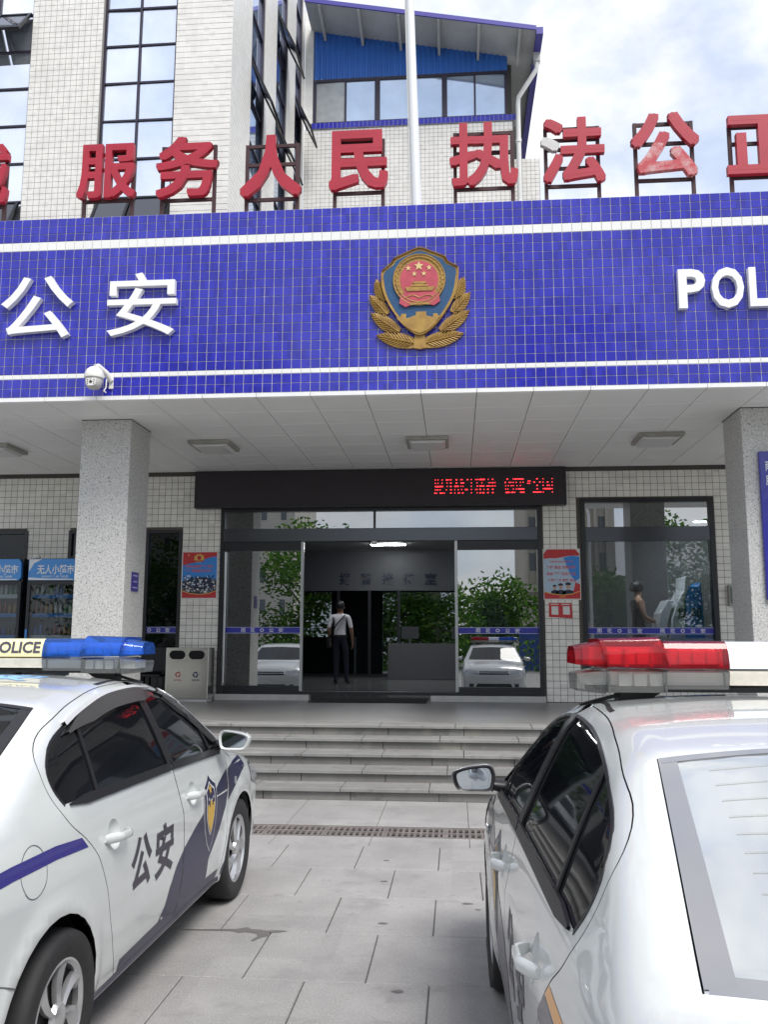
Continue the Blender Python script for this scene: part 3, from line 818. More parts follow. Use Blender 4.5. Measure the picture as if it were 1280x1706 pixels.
        decal_patch([(cx - .068, cz + .03), (cx - .068, cz + .055), (cx - .04, cz + .055), (cx - .04, cz + .04), (cx - .02, cz + .04), (cx - .02, cz + .07), (cx + .02, cz + .07), (cx + .02, cz + .04), (cx + .04, cz + .04), (cx + .04, cz + .055), (cx + .068, cz + .055), (cx + .068, cz), (cx + .05, cz - .05), (cx, cz - .11), (cx - .05, cz - .05), (cx - .068, cz)], sg, 'badge_gold', GOLDFILM, t, .0056, .03)
        st = [(cx + (.034 if i % 2 == 0 else .013) * math.sin(math.pi * i / 5), cz + .135 + (.034 if i % 2 == 0 else .013) * math.cos(math.pi * i / 5)) for i in range(10)]
        decal_patch(st, sg, 'badge_star', GOLDFILM, t, .0056, .03)
        for dx, dz in ((-.045, .085), (-.016, .075), (.016, .075), (.045, .085)):
            decal_patch([(cx + dx + .007 * math.cos(a * math.pi / 3), cz + dz + .009 * math.sin(a * math.pi / 3)) for a in range(6)], sg, 'badge_star', SILVERFILM, t, .0056, .03)
    return t
# ------------------------------------------------------------------ ground, paving, drain, steps
def cam_px(p):
    q = cam.matrix_world.inverted() @ Vector(p)
    if q.z > -0.1: return None
    return (0.5 + q.x / -q.z * 1437.8 / 1280, 0.5 - q.y / -q.z * 1437.8 / 1706, -q.z)
def in_frame(p, mgn=.02):
    c = cam_px(p)
    return c is not None and -mgn < c[0] < 1 + mgn and -mgn < c[1] < 1 + mgn

def slab_mesh(name, w_, d_, h_, material, cham=.004):
    """Rectangular slab centred on the origin, top at z=0, with chamfered top edge (18 triangles)."""
    mb = MB(); a, b = w_ / 2, d_ / 2
    vs = [(-a, -b, -h_), (a, -b, -h_), (a, b, -h_), (-a, b, -h_), (-a, -b, -cham), (a, -b, -cham), (a, b, -cham), (-a, b, -cham)]
    c = cham
    vs += [(-a + c, -b + c, 0), (a - c, -b + c, 0), (a - c, b - c, 0), (-a + c, b - c, 0)]
    fs = [(8, 9, 10, 11)] + [(i, (i + 1) % 4, 4 + (i + 1) % 4, 4 + i) for i in range(4)] + [(4 + i, 4 + (i + 1) % 4, 8 + (i + 1) % 4, 8 + i) for i in range(4)]
    return mb.add(vs, fs).mesh(name, material)

def pieces(parent, name, mesh, places, limit=300, stuff_name=None, rots=None):
    """Alike pieces as objects sharing one mesh (the limit nearest in view), the rest joined as one 'stuff' part. places: world positions (or (pos, Matrix))."""
    base = world_loc(parent) if parent is not None else Vector((0, 0, 0))
    P = [(Vector(p), r) for p, r in zip(places, rots or [None] * len(places))]
    P.sort(key=lambda t: (0 if in_frame(t[0]) else 1, (t[0] - Vector((0, 0, CAM_H))).length))
    for p, r in P[:limit]:
        o = new_obj(name, mesh, parent, p - base)
        if r is not None: o.rotation_euler = r
    rest = P[limit:]
    if rest:
        V = np.array([v.co[:] for v in mesh.vertices]); Fc = [tuple(f.vertices) for f in mesh.polygons]; mi = [f.material_index for f in mesh.polygons]
        av, af, am = [], [], []
        for k, (p, r) in enumerate(rest):
            q = V
            if r is not None: q = V @ np.array(Matrix(__import__('mathutils').Euler(r).to_matrix())).T
            av.append(q + np.array((p - base)[:])); af += [tuple(i + k * len(V) for i in f) for f in Fc]; am += mi
        me = bpy.data.meshes.new(stuff_name or name + '_field'); me.from_pydata(np.concatenate(av).tolist(), [], af)
        for m_ in mesh.materials: me.materials.append(m_)
        me.polygons.foreach_set('material_index', am)
        o = new_obj(stuff_name or name + '_field', me, parent); o['kind'] = 'stuff'

PAVE = mat('granite paving', (0.283, 0.274, 0.266), rough=0.72, var=0.20, vscale=1.6, coord='World', cell=((.623, .705, 9), .06, (.05, .1, 4)),
           speck=((110, (0.43, 0.43, 0.43), .54, .70), (140, (0.15, 0.15, 0.155), .57, .70), (2.1, (0.22, 0.213, 0.21), .55, .76), (7.0, (0.23, 0.22, 0.212), .60, .74)), bump=.25, bscale=180)
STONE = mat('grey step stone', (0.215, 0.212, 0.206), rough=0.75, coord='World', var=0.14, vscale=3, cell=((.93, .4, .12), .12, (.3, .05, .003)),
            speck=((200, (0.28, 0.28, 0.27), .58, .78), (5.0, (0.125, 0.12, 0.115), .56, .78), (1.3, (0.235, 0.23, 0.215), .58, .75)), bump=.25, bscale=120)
RISER = mat('darker riser stone', (0.175, 0.17, 0.16), rough=0.75, coord='World', var=0.16, vscale=3, cell=((.93, .4, .12), .15, (.1, .05, .003)), speck=((200, (0.26, 0.26, 0.25), .58, .78), (5.0, (0.11, 0.105, 0.10), .56, .78), (1.1, (0.26, 0.25, 0.21), .60, .72)), bump=.25, bscale=120)  # darker than the treads, to put step shading into the colour
FLOOR = mat('polished dark floor', (0.21, 0.205, 0.20), rough=0.34, var=0.12, vscale=1.4, coord='World', speck=((240, (0.23, 0.23, 0.225), .58, .76),))
JOINT = mat('dark joint', (0.10, 0.095, 0.09), rough=0.9)
CONC = mat('concrete ground', (0.25, 0.25, 0.24), rough=0.85, var=0.15, vscale=.7, bump=.2, bscale=30)
IRON = mat('cast iron grate', (0.155, 0.135, 0.13), rough=0.7, var=0.3, vscale=6, bump=.4, bscale=90, coord='World')
PIT = mat('drain pit', (0.012, 0.011, 0.010), rough=0.9)

mb = MB(); mb.add([(-400, -400, -.035), (400, -400, -.035), (400, 400, -.035), (-400, 400, -.035)], [(0, 1, 2, 3)])
ground = mb.build('ground', CONC); ground['kind'] = 'structure'
pv = new_obj('pavement', None, None, (0, 5, 0)); pv['kind'] = 'structure'
mb = MB(); mb.box(-9.6, 8.4, -1.2, 7.67, -.034, -.012); mb.box(-9.6, 8.4, 8.11, 9.4, -.034, -.012); mb.build('bed', JOINT, pv)
sm = slab_mesh('paver', .6165, .6965, .03, PAVE, .004)
pl = []; rt_ = []
for r in range(-8, 5):
    y0 = 4.545 + r * .703
    y1 = y0 + .703
    if y0 > 7.3: continue
    off = -.151 if r % 2 else -.468 
    for k in range(-15, 14):
        x = off + .623 * k + .3115
        if -9.3 < x < 8.2:
            pl.append((x, y0 + .3515, random.uniform(-.0012, .0012))); rt_.append((random.uniform(-.002, .002), random.uniform(-.002, .002), random.uniform(-.002, .002)))
pieces(pv, 'paver', sm, pl, 150, 'paver_field', rt_)
sm = slab_mesh('border_paver', .826, .322, .03, PAVE, .003)
pieces(pv, 'border_paver', sm, [(-.738 + .415 + .83 * k, 7.511, 0) for k in range(-10, 10)], 300)
sm = slab_mesh('step_foot_paver', .826, 1.20, .03, PAVE, .003)
pieces(pv, 'step_foot_paver', sm, [(-.738 + .415 + .83 * k, 8.712, 0) for k in range(-10, 10)], 300)

# slotted drain
dr = thing('drain_channel', 'long slotted iron drain across the paving below the steps', 'drain', (0, 7.89, 0))
mb = MB(); mb.box(-9.6, 8.4, 7.672, 8.108, -.20, -.10); mb.box(-9.6, 8.4, 7.672, 7.69, -.1, -.005); mb.box(-9.6, 8.4, 8.09, 8.108, -.1, -.005); mb.build('channel', PIT, dr)
def grate_mesh():
    mb = MB(); w_ = .527; 
    ys_ = [-.20, -.155, -.022, .022, .155, .20]
    for a, b in ((0, 1), (2, 3), (4, 5)): mb.box(-w_ / 2, w_ / 2, ys_[a], ys_[b], -.02, 0)
    n = 10; xs = np.linspace(-w_ / 2, w_ / 2, n + 1)
    for y0, y1 in ((ys_[1], ys_[2]), (ys_[3], ys_[4])):
        for i in range(n + 1):
            hw = .011 if 0 < i < n else .024
            mb.box(max(xs[i] - hw, -w_ / 2), min(xs[i] + hw, w_ / 2), y0 + .0005, y1 - .0005, -.02, -.0005)
    return mb.mesh('grate', IRON)
pieces(dr, 'grate', grate_mesh(), [(-.643 + .2665 + .5285 * k, 7.89, -.003) for k in range(-16, 17)], 300)

st = thing('entrance_steps', 'five broad grey stone steps leading up to the glass entrance', 'steps', (0, 9.3, 0))
SY = [9.318, 9.714, 10.115, 10.535, 10.876]; SZ = [.124, .247, .371, .494, .618]
XL, XR = -9.6, 8.4
mb = MB()
for i in range(5):
    mb.box(XL, XR, SY[i] + .02, 14.95, (SZ[i - 1] if i else -.03) + .0, SZ[i] - .034)
mb.build('core', JOINT, st)
for i in range(5):
    depth = (SY[i + 1] - SY[i]) if i < 4 else .34
    z0 = SZ[i - 1] if i else 0
    tm = slab_mesh('tread_stone', .923, depth + .040, .034, STONE, .005)
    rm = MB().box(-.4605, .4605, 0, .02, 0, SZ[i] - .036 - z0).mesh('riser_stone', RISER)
    o1, o2 = (i * .37) % .93, (i * .37 + .21 + .3 * (i % 2)) % .93
    tp = [(XL + .465 + .93 * k + o1 * .5, SY[i] - .038 + (depth + .042) / 2, SZ[i] + random.uniform(-.001, .001)) for k in range(19)]
    pieces(st, 'tread_stone', tm, tp, 60)
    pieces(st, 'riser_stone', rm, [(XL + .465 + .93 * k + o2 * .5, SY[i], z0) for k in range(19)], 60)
mb = MB(); mb.box(XL, XR, 11.222, 14.99, .50, .617); mb.build('landing', FLOOR, st)
# wet stain and cracks on the paving by the car
STAIN = mat('damp stain', (0.135, 0.125, 0.12), rough=0.5)
mb = MB()
def blob(pts, z=.0022): mb.add([(x, y, z) for x, y in pts], [tuple(range(len(pts)))])
blob([(-1.62, 5.232), (-1.45, 5.245), (-1.30, 5.262), (-1.245, 5.30), (-1.215, 5.265), (-1.16, 5.262), (-1.12, 5.245), (-1.06, 5.262), (-1.00, 5.255), (-1.03, 5.225), (-1.10, 5.21), (-1.09, 5.16), (-1.13, 5.13), (-1.155, 5.07), (-1.175, 5.08), (-1.15, 5.15), (-1.17, 5.195), (-1.24, 5.215), (-1.27, 5.195), (-1.32, 5.222), (-1.5, 5.218), (-1.62, 5.215)])
o = mb.build('stain', STAIN, pv)
mb = MB()
for x, y, s in ((-.52, 6.33, .02), (-.45, 5.44, .025), (.27, 5.36, .02), (.05, 5.87, .03), (.12, 5.75, .018), (-.3, 4.45, .03), (-.55, 6.9, .02)):
    blob([(x + s * math.cos(a) * random.uniform(.6, 1.6), y + s * .7 * math.sin(a) * random.uniform(.5, 1.2)) for a in [k * .7 for k in range(9)]])
o = mb.build('dirt_speck', STAIN, pv); o['kind'] = 'stuff'

# ------------------------------------------------------------------ entrance canopy with blue tiled sign band
BLUE = mat('glazed blue tile', (0.022, 0.024, 0.335), rough=0.11, spec=0.5, coord='World', col2=(0.040, 0.041, 0.375), mpos=(.44, .72), vscale=.8, cell=((.11786, 9, .1155), .15, (.027, 3, .027)))  # second colour: paler patches, slight fading and sky sheen put into the colour
WTILE = mat('glazed white tile', (0.74, 0.74, 0.72), rough=0.18, coord='World', var=.04, vscale=3)
GROUTW = mat('pale grout', (0.52, 0.51, 0.52), rough=0.85, var=.3, vscale=4, coord='World')
GROUTD = mat('dark grout', (0.105, 0.095, 0.085), rough=0.9)
BEIGE = mat('cream wall tile', (0.78, 0.765, 0.715), rough=0.32, coord='World', cell=((.1145, 9, .1145), .07, (.0, 3, .0)), var=.05, vscale=1.0)
CREAM = mat('pale tower tile', (0.69, 0.675, 0.645), rough=0.35, coord='World', cell=((.116, 9, .116), .06, (.0, 3, .0)), var=.05, vscale=.8)
PANEL = mat('soffit panel', (0.84, 0.84, 0.83), rough=0.42, coord='World', var=.05, vscale=.8)
FASCIA = mat('white fascia metal', (0.74, 0.74, 0.74), rough=0.4, var=.08, vscale=5)
SHADOWGAP = mat('dark gap', (0.015, 0.015, 0.016), rough=0.9)

def tile_mesh(name, w_, h_, material, t=.006, c=.003, plane='Y'):
    """One glazed tile facing -Y (or +X): centre on the origin, front face proud by t."""
    a, b = w_ / 2, h_ / 2
    vs = [(-a, 0, -b), (a, 0, -b), (a, 0, b), (-a, 0, b), (-a, -t + c * .6, -b), (a, -t + c * .6, -b), (a, -t + c * .6, b), (-a, -t + c * .6, b), (-a + c, -t, -b + c), (a - c, -t, -b + c), (a - c, -t, b - c), (-a + c, -t, b - c)]
    fs = [(8, 9, 10, 11)] + [(i, (i + 1) % 4, 4 + (i + 1) % 4, 4 + i) for i in range(4)] + [(4 + i, 4 + (i + 1) % 4, 8 + (i + 1) % 4, 8 + i) for i in range(4)]
    if plane == 'X': vs = [(-y, x, z) for x, y, z in vs]
    mb = MB().add(vs, fs); return mb.mesh(name, material)

canopy = thing('entrance_canopy', 'wide canopy with blue tiled sign band over the entrance', 'canopy', (0, 10.2, 4.5))
CX0, CX1, SGN = -9.6, 8.4, 10.02
SP = .11786
mb = MB(); mb.box(CX0, CX1, SGN + .006, 10.34, 4.628, 6.985); mb.build('sign_wall', GROUTW, canopy)
mb = MB(); mb.box(CX0, CX1, 10.341, 14.95, 4.72, 5.25); mb.box(CX0, CX1, 10.05, 14.795, 4.605, 4.627); mb.box(CX0, CX1, 10.345, 14.795, 4.63, 4.719); mb.build('roof_slab', SHADOWGAP, canopy)
rows = []
z = 4.63
for h_, k in [(.1155, 'b')] * 2 + [(.060, 'w')] + [(.1155, 'b')] * 14 + [(.1155, 'w')] + [(.1035, 'b')] * 3:
    rows.append((z, h_, k)); z += h_
sign_scale = (6.985 - 4.63) / (z - 4.63)
rows = [(4.63 + (a - 4.63) * sign_scale, h_ * sign_scale, k) for a, h_, k in rows]
hs = {}
for a, h_, k in rows: hs.setdefault((round(h_, 4), k), []).append(a)
x_first = 2.975 - SP * 106
cols = [x_first + SP * (i + .5) for i in range(152) if CX0 + .05 < x_first + SP * (i + .5) < CX1 - .05]
n_sq = 0
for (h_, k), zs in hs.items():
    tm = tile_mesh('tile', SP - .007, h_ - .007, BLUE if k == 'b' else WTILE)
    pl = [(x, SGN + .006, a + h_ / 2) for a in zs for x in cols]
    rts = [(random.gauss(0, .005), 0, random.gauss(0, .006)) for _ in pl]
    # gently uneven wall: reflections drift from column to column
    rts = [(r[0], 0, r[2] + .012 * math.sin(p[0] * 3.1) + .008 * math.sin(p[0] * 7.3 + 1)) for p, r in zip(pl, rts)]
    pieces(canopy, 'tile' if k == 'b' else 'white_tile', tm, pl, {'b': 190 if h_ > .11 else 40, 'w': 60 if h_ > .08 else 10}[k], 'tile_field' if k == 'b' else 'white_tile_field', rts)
fm = MB().box(-.331, .331, 0, .03, -.048, 0).mesh('fascia_panel', FASCIA)
PX = [-1.067 + .668 * k for k in range(-13, 15)]
pieces(canopy, 'fascia_panel', fm, [(x + .334, SGN - .012, 4.622) for x in PX if CX0 < x and x + .668 < CX1], 300)
pm = MB(); a, b = .330, .3275
pm.add([(-a, -b, .02), (a, -b, .02), (a, b, .02), (-a, b, .02), (-a, -b, .003), (a, -b, .003), (a, b, .003), (-a, b, .003), (-a + .004, -b + .004, 0), (a - .004, -b + .004, 0), (a - .004, b - .004, 0), (-a + .004, b - .004, 0)],
       [(8, 9, 10, 11)] + [(i, (i + 1) % 4, 4 + (i + 1) % 4, 4 + i) for i in range(4)] + [(4 + i, 4 + (i + 1) % 4, 8 + (i + 1) % 4, 8 + i) for i in range(4)])
pm = pm.mesh('soffit_panel', PANEL)
pieces(canopy, 'soffit_panel', pm, [(x + .334, 10.03 + .332 + .6645 * j, 4.569) for x in PX if CX0 < x and x + .668 < CX1 for j in range(7)], 300)

# granite columns
GRAN = mat('speckled grey granite', (0.50, 0.495, 0.48), rough=0.42, coord='World', speck=((42, (0.24, 0.24, 0.24), .53, .62), (60, (0.70, 0.695, 0.68), .55, .64), (34, (0.10, 0.10, 0.105), .62, .69)), var=.06, vscale=1.2)
for x0, x1, lab in ((-4.99, -4.31, 'speckled granite column beside the vending fridges with a small purple plate'), (3.60, 4.30, 'speckled granite column carrying the tall blue plaque')):
    c = thing('granite_column', lab, 'column', ((x0 + x1) / 2, 11.3, .618), group='granite columns under the canopy')
    mb = MB(); mb.box(x0, x1, 10.93, 11.66, .619, 4.568); mb.build('shaft', GRAN, c, bevel=.008)
    mb = MB(); mb.box(x0 - .006, x1 + .006, 10.924, 11.666, 4.560, 4.5675); mb.build('joint_strip', SHADOWGAP, c)

# ------------------------------------------------------------------ entrance front: tiled wall, glass doors, windows
W0 = 14.8
front = thing('entrance_building', 'cream tiled entrance front behind the canopy columns', 'building', (0, W0, .618))
OPEN = [(-4.12, 1.46, .618, 3.93), (2.13, 4.33, .95, 4.035), (-5.46, -4.815, .618, 3.55), (-8.95, -7.645, .95, 3.56), (-6.89, -6.1, .95, 3.56)]
def wall_cells(x0, x1, z0, z1, opens):
    xs = sorted({x0, x1, *[min(max(v, x0), x1) for o in opens for v in o[:2]]}); zs = sorted({z0, z1, *[min(max(v, z0), z1) for o in opens for v in o[2:]]})
    for i in range(len(xs) - 1):
        for j in range(len(zs) - 1):
            cx, cz = (xs[i] + xs[i + 1]) / 2, (zs[j] + zs[j + 1]) / 2
            if not any(o[0] < cx < o[1] and o[2] < cz < o[3] for o in opens): yield xs[i], xs[i + 1], zs[j], zs[j + 1]
mb = MB()
for x0, x1, z0, z1 in wall_cells(CX0, CX1, .618, 4.60, OPEN): mb.box(x0, x1, W0 + .006, W0 + .26, z0, z1)
mb.build('wall', GROUTD, front)
TP = .1145
tm = tile_mesh('tile', TP - .007, TP - .007, BEIGE)
pl = []
for i in range(-84, 74):
    for j in range(0, 35):
        x, z = TP * (i + .5), .625 + TP * (j + .5)
        if z > 4.56 or any(o[0] - .03 < x < o[1] + .03 and o[2] - .03 < z < o[3] + .03 for o in OPEN): continue
        pl.append((x, W0 + .006, z))
pieces(front, 'tile', tm, pl, 300, 'tile_field')

FRAME = mat('dark bronze frame', (0.030, 0.031, 0.036), rough=0.3, metal=0.4)
STEEL = mat('brushed steel frame', (0.42, 0.43, 0.44), rough=0.28, metal=0.9)
DGLASS = glass('entrance glass', (0.42, 0.47, 0.50), .30)
DKGLASS = glass('dark window glass', (0.24, 0.28, 0.33), -.012)
STRIPB = mat('blue safety strip', (0.025, 0.03, 0.33), rough=0.35)
WHITEF = mat('white lettering film', (0.72, 0.73, 0.75), rough=0.4)

def strip(parent, x0, x1, z0, z1, y, texts):
    mb = MB(); mb.box(x0, x1, y - .003, y, z0, z1); sp = mb.build('safety_strip', STRIPB, parent)
    mb = MB(); mb.box(x0, x1, y - .0035, y - .003, z1 - .008, z1 - .003); mb.box(x0, x1, y - .0035, y - .003, z0 + .003, z0 + .008)
    h = (z1 - z0)
    for cx in texts:
        for k, ch in enumerate('雨花*公安'):
            x = cx + (k - 2) * .165
            if ch == '*':
                for a_, b_ in ((.034, .030), (.022, .018)):
                    mb.prism([(x + a_ * math.cos(t * .5), (z0 + z1) / 2 + b_ * math.sin(t * .5)) for t in range(13)][:12], y - .0037 - (.0005 if a_ < .03 else 0), y - .003, mi=0 if a_ > .03 else 1)
                continue
            q, f = text_fit(ch, x - .040, x + .040, z0 + .018, z1 - .018, bold=.012)
            mb.add([(a, y - .0036, b) for a, b, _ in q], f)
    mb.build('strip_lettering', [WHITEF, STRIPB], parent)

def pane(parent, x0, x1, z0, z1, y, m_=None, name='pane'):
    mb = MB(); mb.box(x0, x1, y, y + .008, z0, z1); return mb.build(name, m_ or DGLASS, parent)
def frame(parent, x0, x1, z0, z1, y0, y1, w_, m_=None, name='frame', wb=None):
    wb = w_ if wb is None else wb
    mb = MB(); mb.box(x0, x0 + w_, y0, y1, z0, z1); mb.box(x1 - w_, x1, y0, y1, z0, z1); mb.box(x0 + w_, x1 - w_, y0 + .001, y1 - .001, z1 - w_, z1); mb.box(x0 + w_, x1 - w_, y0 + .001, y1 - .001, z0, z0 + wb)
    return mb.build(name, m_ or FRAME, parent, bevel=.004)

dx0, dx1, dz0, dz1 = -4.118, 1.458, .72, 3.93
door = new_obj('glass_entrance', None, front, (-1.33, 0, 0))
frame(door, dx0, dx1, dz0, dz1, W0 - .04, W0 + .14, .07, wb=.05)
mb = MB(); mb.box(dx0 + .07, dx1 - .07, W0 - .055, W0 + .12, 3.33, 3.555); mb.build('door_operator', mat('door operator cover', (0.095, 0.10, 0.115), rough=0.22, metal=0.7), door, bevel=.006)
mb = MB(); mb.box(-1.42, -1.385, W0 - .02, W0 + .06, 3.556, 3.86); mb.build('mullion', FRAME, door)
pane(door, dx0 + .07, -1.42, 3.556, 3.86, W0 + .03); pane(door, -1.385, dx1 - .07, 3.556, 3.86, W0 + .03)
mb = MB(); mb.lathe([(.0, -.05), (.03, -.048), (.05, -.03), (.055, 0), (.055, .02)], (-1.40, W0 - .07, 3.30), 'Z', 16); mb.build('door_sensor', FASCIA, door, smooth=True)
for x0, x1 in ((dx0 + .07, -2.655), (.005, dx1 - .07)):
    fx = new_obj('side_light', None, front, (0, 0, 0))
    mb = MB()
    e = x1 if x0 < -2 else x0
    mb.box(e - .025, e + .025, W0 - .03, W0 + .05, .77, 3.329); mb.build('chrome_post', STEEL, fx, bevel=.004)
    for z0_, z1_ in ((3.17, 3.328), (.771, .86)):
        mb = MB(); mb.box(x0 + .001, x1 - .001, W0 - .02, W0 + .06, z0_, z1_); mb.build('rail', FRAME, fx)
    if x0 < -2:
        pane(fx, x0, x1 - .025, .861, 3.169, W0 + .02); strip(fx, x0, x1 - .025, 1.745, 1.855, W0 + .019, [(x0 + x1) / 2])
        mb = MB(); mb.tube([(x0 + .04, W0 - .03, .9), (x0 + .04, W0 - .03, 3.15)], .022, 10); mb.build('edge_tube', STEEL, fx)
    else:
        pane(fx, x0 + .025, x1, .861, 3.169, W0 + .02); strip(fx, x0 + .025, x1, 1.745, 1.855, W0 + .019, [(x0 + x1) / 2])
    # the opened sliding leaf parked behind the side light
    sl = new_obj('sliding_leaf', None, front, (0, 0, 0))
    frame(sl, x0 + .03, x1 - .03, .74, 3.30, W0 + .085, W0 + .125, .035, FRAME, 'leaf_frame')
    pane(sl, x0 + .066, x1 - .066, .776, 3.264, W0 + .1, CLEARLENS, 'leaf_pane')
SILL = mat('pale stone ledge', (0.45, 0.445, 0.43), rough=0.5, var=.12, vscale=6, coord='World')
for x0, x1 in ((-4.14, -2.50), (-.44, 1.47)):
    mb = MB(); mb.box(x0, x1, W0 - .10, W0 + .13, .6185, .719); mb.build('door_ledge', SILL, front, bevel=.006)
mb = MB(); mb.box(-2.45, -.50, 14.35, 15.5, .6185, .632); tag(mb.build('door_mat', mat('black ribbed mat', (0.014, 0.014, 0.016), rough=0.95, bump=.6, bscale=150)), 'black ribbed doormat lying in the open entrance', 'doormat')

# right-hand window
wn_ = new_obj('window', None, front, (3.23, 0, 0))
frame(wn_, 2.13, 4.33, .95, 4.035, W0 - .03, W0 + .14, .07)
mb = MB(); mb.box(2.20, 4.26, W0 - .02, W0 + .08, 3.30, 3.545); mb.build('transom', mat('door operator cover', (0, 0, 0)), wn_, bevel=.006)
pane(wn_, 2.20, 4.26, 3.546, 3.965, W0 + .03); pane(wn_, 2.20, 4.26, 1.02, 3.299, W0 + .03, glass('window glass', (.74, .78, .80), .055))
strip(wn_, 2.20, 4.26, 1.745, 1.855, W0 + .029, [2.72, 3.75])
mb = MB(); mb.box(2.205, 4.255, W0 + .045, W0 + .09, 1.60, 1.68); mb.build('inner_rail', STEEL, wn_)
# narrow window left of the door, windows behind the fridges
wn_ = new_obj('window', None, front, (-5.14, 0, 0))
frame(wn_, -5.46, -4.815, .72, 3.55, W0 - .02, W0 + .14, .05); pane(wn_, -5.41, -4.865, .77, 3.50, W0 + .03, DKGLASS)
strip(wn_, -5.41, -4.865, 1.745, 1.855, W0 + .029, [-5.36])
mb = MB(); mb.box(-5.41, -4.865, W0 - .01, W0 + .13, .621, .719); mb.build('window_ledge', SILL, front)
for x0, x1 in ((-8.95, -7.645), (-6.89, -6.1)):
    wn_ = new_obj('window', None, front, (x0, 0, 0))
    frame(wn_, x0, x1, .95, 3.56, W0 - .02, W0 + .14, .06); pane(wn_, x0 + .06, x1 - .06, 1.01, 3.50, W0 + .03, DKGLASS)
    mb = MB(); mb.box(x0 + .06, x1 - .06, W0 - .01, W0 + .10, 3.05, 3.10); mb.build('transom', FRAME, wn_)

# ------------------------------------------------------------------ inside: reception hall and the side room
HWALL = mat('hall wall paint', (0.20, 0.205, 0.215), rough=0.6)
HDARK = mat('dark hall panelling', (0.045, 0.047, 0.055), rough=0.35)
HCEIL = mat('hall ceiling', (0.35, 0.35, 0.35), rough=0.7)
room = thing('reception_hall', 'dim reception hall behind the open glass doors', 'room', (0, 19, .618))
mb = MB(); mb.box(-9.5, 8.3, 15.0, 26, .55, .6165); mb.build('hall_floor', mat('polished hall floor', (0.20, 0.20, 0.205), rough=0.12), room)
mb = MB(); mb.box(-6.5, 2.1, 15.07, 26, 4.02, 4.1); mb.box(2.2, 8.3, 15.07, 19, 4.02, 4.1); mb.box(-9.5, -6.7, 15.07, 19, 4.0, 4.1); mb.build('hall_ceiling', HCEIL, room)
mb = MB(); mb.box(-6.6, -6.5, 15.07, 26, .617, 4.2); mb.box(2.1, 2.2, 19.11, 26, .617, 4.3); mb.box(8.2, 8.3, 15.07, 19, .617, 4.3); mb.box(-9.6, -9.5, 15.07, 19, .617, 4.2); mb.build('hall_side_wall', HDARK, room)
mb = MB(); mb.box(2.2, 8.3, 19, 19.1, .617, 4.3); mb.box(-9.5, -6.6, 19, 19.1, .617, 4.2); mb.box(-6.5, -5.4, 25.9, 26, .617, 4.1); mb.box(-3.75, -2.2, 25.9, 26, .617, 4.1); mb.box(1.6, 2.1, 25.9, 26, .617, 4.1); mb.box(-5.4, -3.75, 25.9, 26, 3.0, 4.1); mb.box(-2.2, 1.6, 25.9, 26, 3.0, 4.1); mb.build('hall_back_wall', HWALL, room)
# glazed screen across the hall with its header and lettering
SY_ = 23.4
mb = MB(); mb.box(-6.5, 2.1, SY_, SY_ + .15, 2.93, 4.02); mb.build('screen_header', mat('grey header', (0.075, 0.08, 0.092), rough=0.4), room)
q_ = MB()
for k, ch in enumerate('报警接待室'):
    x = -3.02 + k * .585
    q, f = text_fit(ch, x - .16, x + .16, 3.08, 3.40, bold=.03, depth=.02)
    q_.add([(a, SY_ - .002 - c, b) for a, b, c in q], f)
q_.build('wall_lettering', mat('steel blue letters', (0.02, 0.026, 0.05), rough=0.3, metal=0.3), room)
mb = MB()
for x in (-6.45, -4.55, -3.2, -2.35, -1.55, .2, 2.05): mb.box(x - .035, x + .035, SY_, SY_ + .09, .618, 2.929)
mb.box(-6.4, 2.0, SY_ + .005, SY_ + .085, .618, .70); mb.build('screen_frame', FRAME, room)
SCR = glass('screen glass', (0.40, 0.43, 0.44), -.033)
xs_ = [-6.415, -4.585, -4.515, -3.235, -3.165, -2.385, -2.315, -1.585, -1.515, .165, .235, 2.015]
for k in range(0, 12, 2): pane(room, xs_[k], xs_[k + 1], .70, 2.928, SY_ + .03, SCR, 'screen_pane')
cd = MB(); cd.box(-1.75, 2.0, 22.2, 22.8, .617, 1.52); cd.build('counter', mat('grey stone counter', (.10, .10, .11), rough=.25), room, bevel=.01)
cd = MB(); cd.box(-6.3, -2.9, 24.6, 25.2, .617, 1.68); cd.build('counter', HWALL, room, bevel=.01)
for a in (-1.2, .1, 1.2):
    cd = MB(); cd.box(a - .22, a + .22, 22.5, 22.56, 1.64, 1.95); cd.box(a - .03, a + .03, 22.5, 22.56, 1.521, 1.64); cd.build('monitor', HDARK, room)
LIT = mat('lit lamp tube', (0.95, 0.98, 1.0), emit=45.0)
for x, y in ((-2.55, 19.2), (-1.7, 21.6), (1.25, 20.8), (3.2, 15.3), (5.2, 17.6)):  # the two side-room lamps are added to brighten the kiosk and person
    c = thing('ceiling_light', {-2.55: 'lit ceiling lamp in the hall above the standing man', -1.7: 'lit ceiling lamp deeper in the hall near its middle', 1.25: 'lit ceiling lamp at the right side of the hall', 3.2: 'added unseen lamp lighting the person at the kiosk', 5.2: 'added unseen lamp lighting the side room beyond the kiosk'}[x], 'lamp', (x, y, 3.98), group='lit lamps in the hall')
    lz = -.50 if x == 3.2 else 0  # added kiosk lamp hangs low, unseen behind the window transom
    if lz:
        mb = MB(); mb.box(x - .3, x - .29, y - .005, y + .005, 4.0 + lz, 4.02); mb.box(x + .29, x + .3, y - .005, y + .005, 4.0 + lz, 4.02); mb.build('hanger', STEEL, c)
    mb = MB(); mb.box(x - .45, x + .45, y - .07, y + .07, 3.99 + lz, 4.019 + lz); mb.build('casing', FASCIA, c)
    mb = MB(); mb.box(x - .43, x + .43, y - .05, y + .05, 3.972 + lz, 3.989 + lz); mb.build('tube', LIT, c)
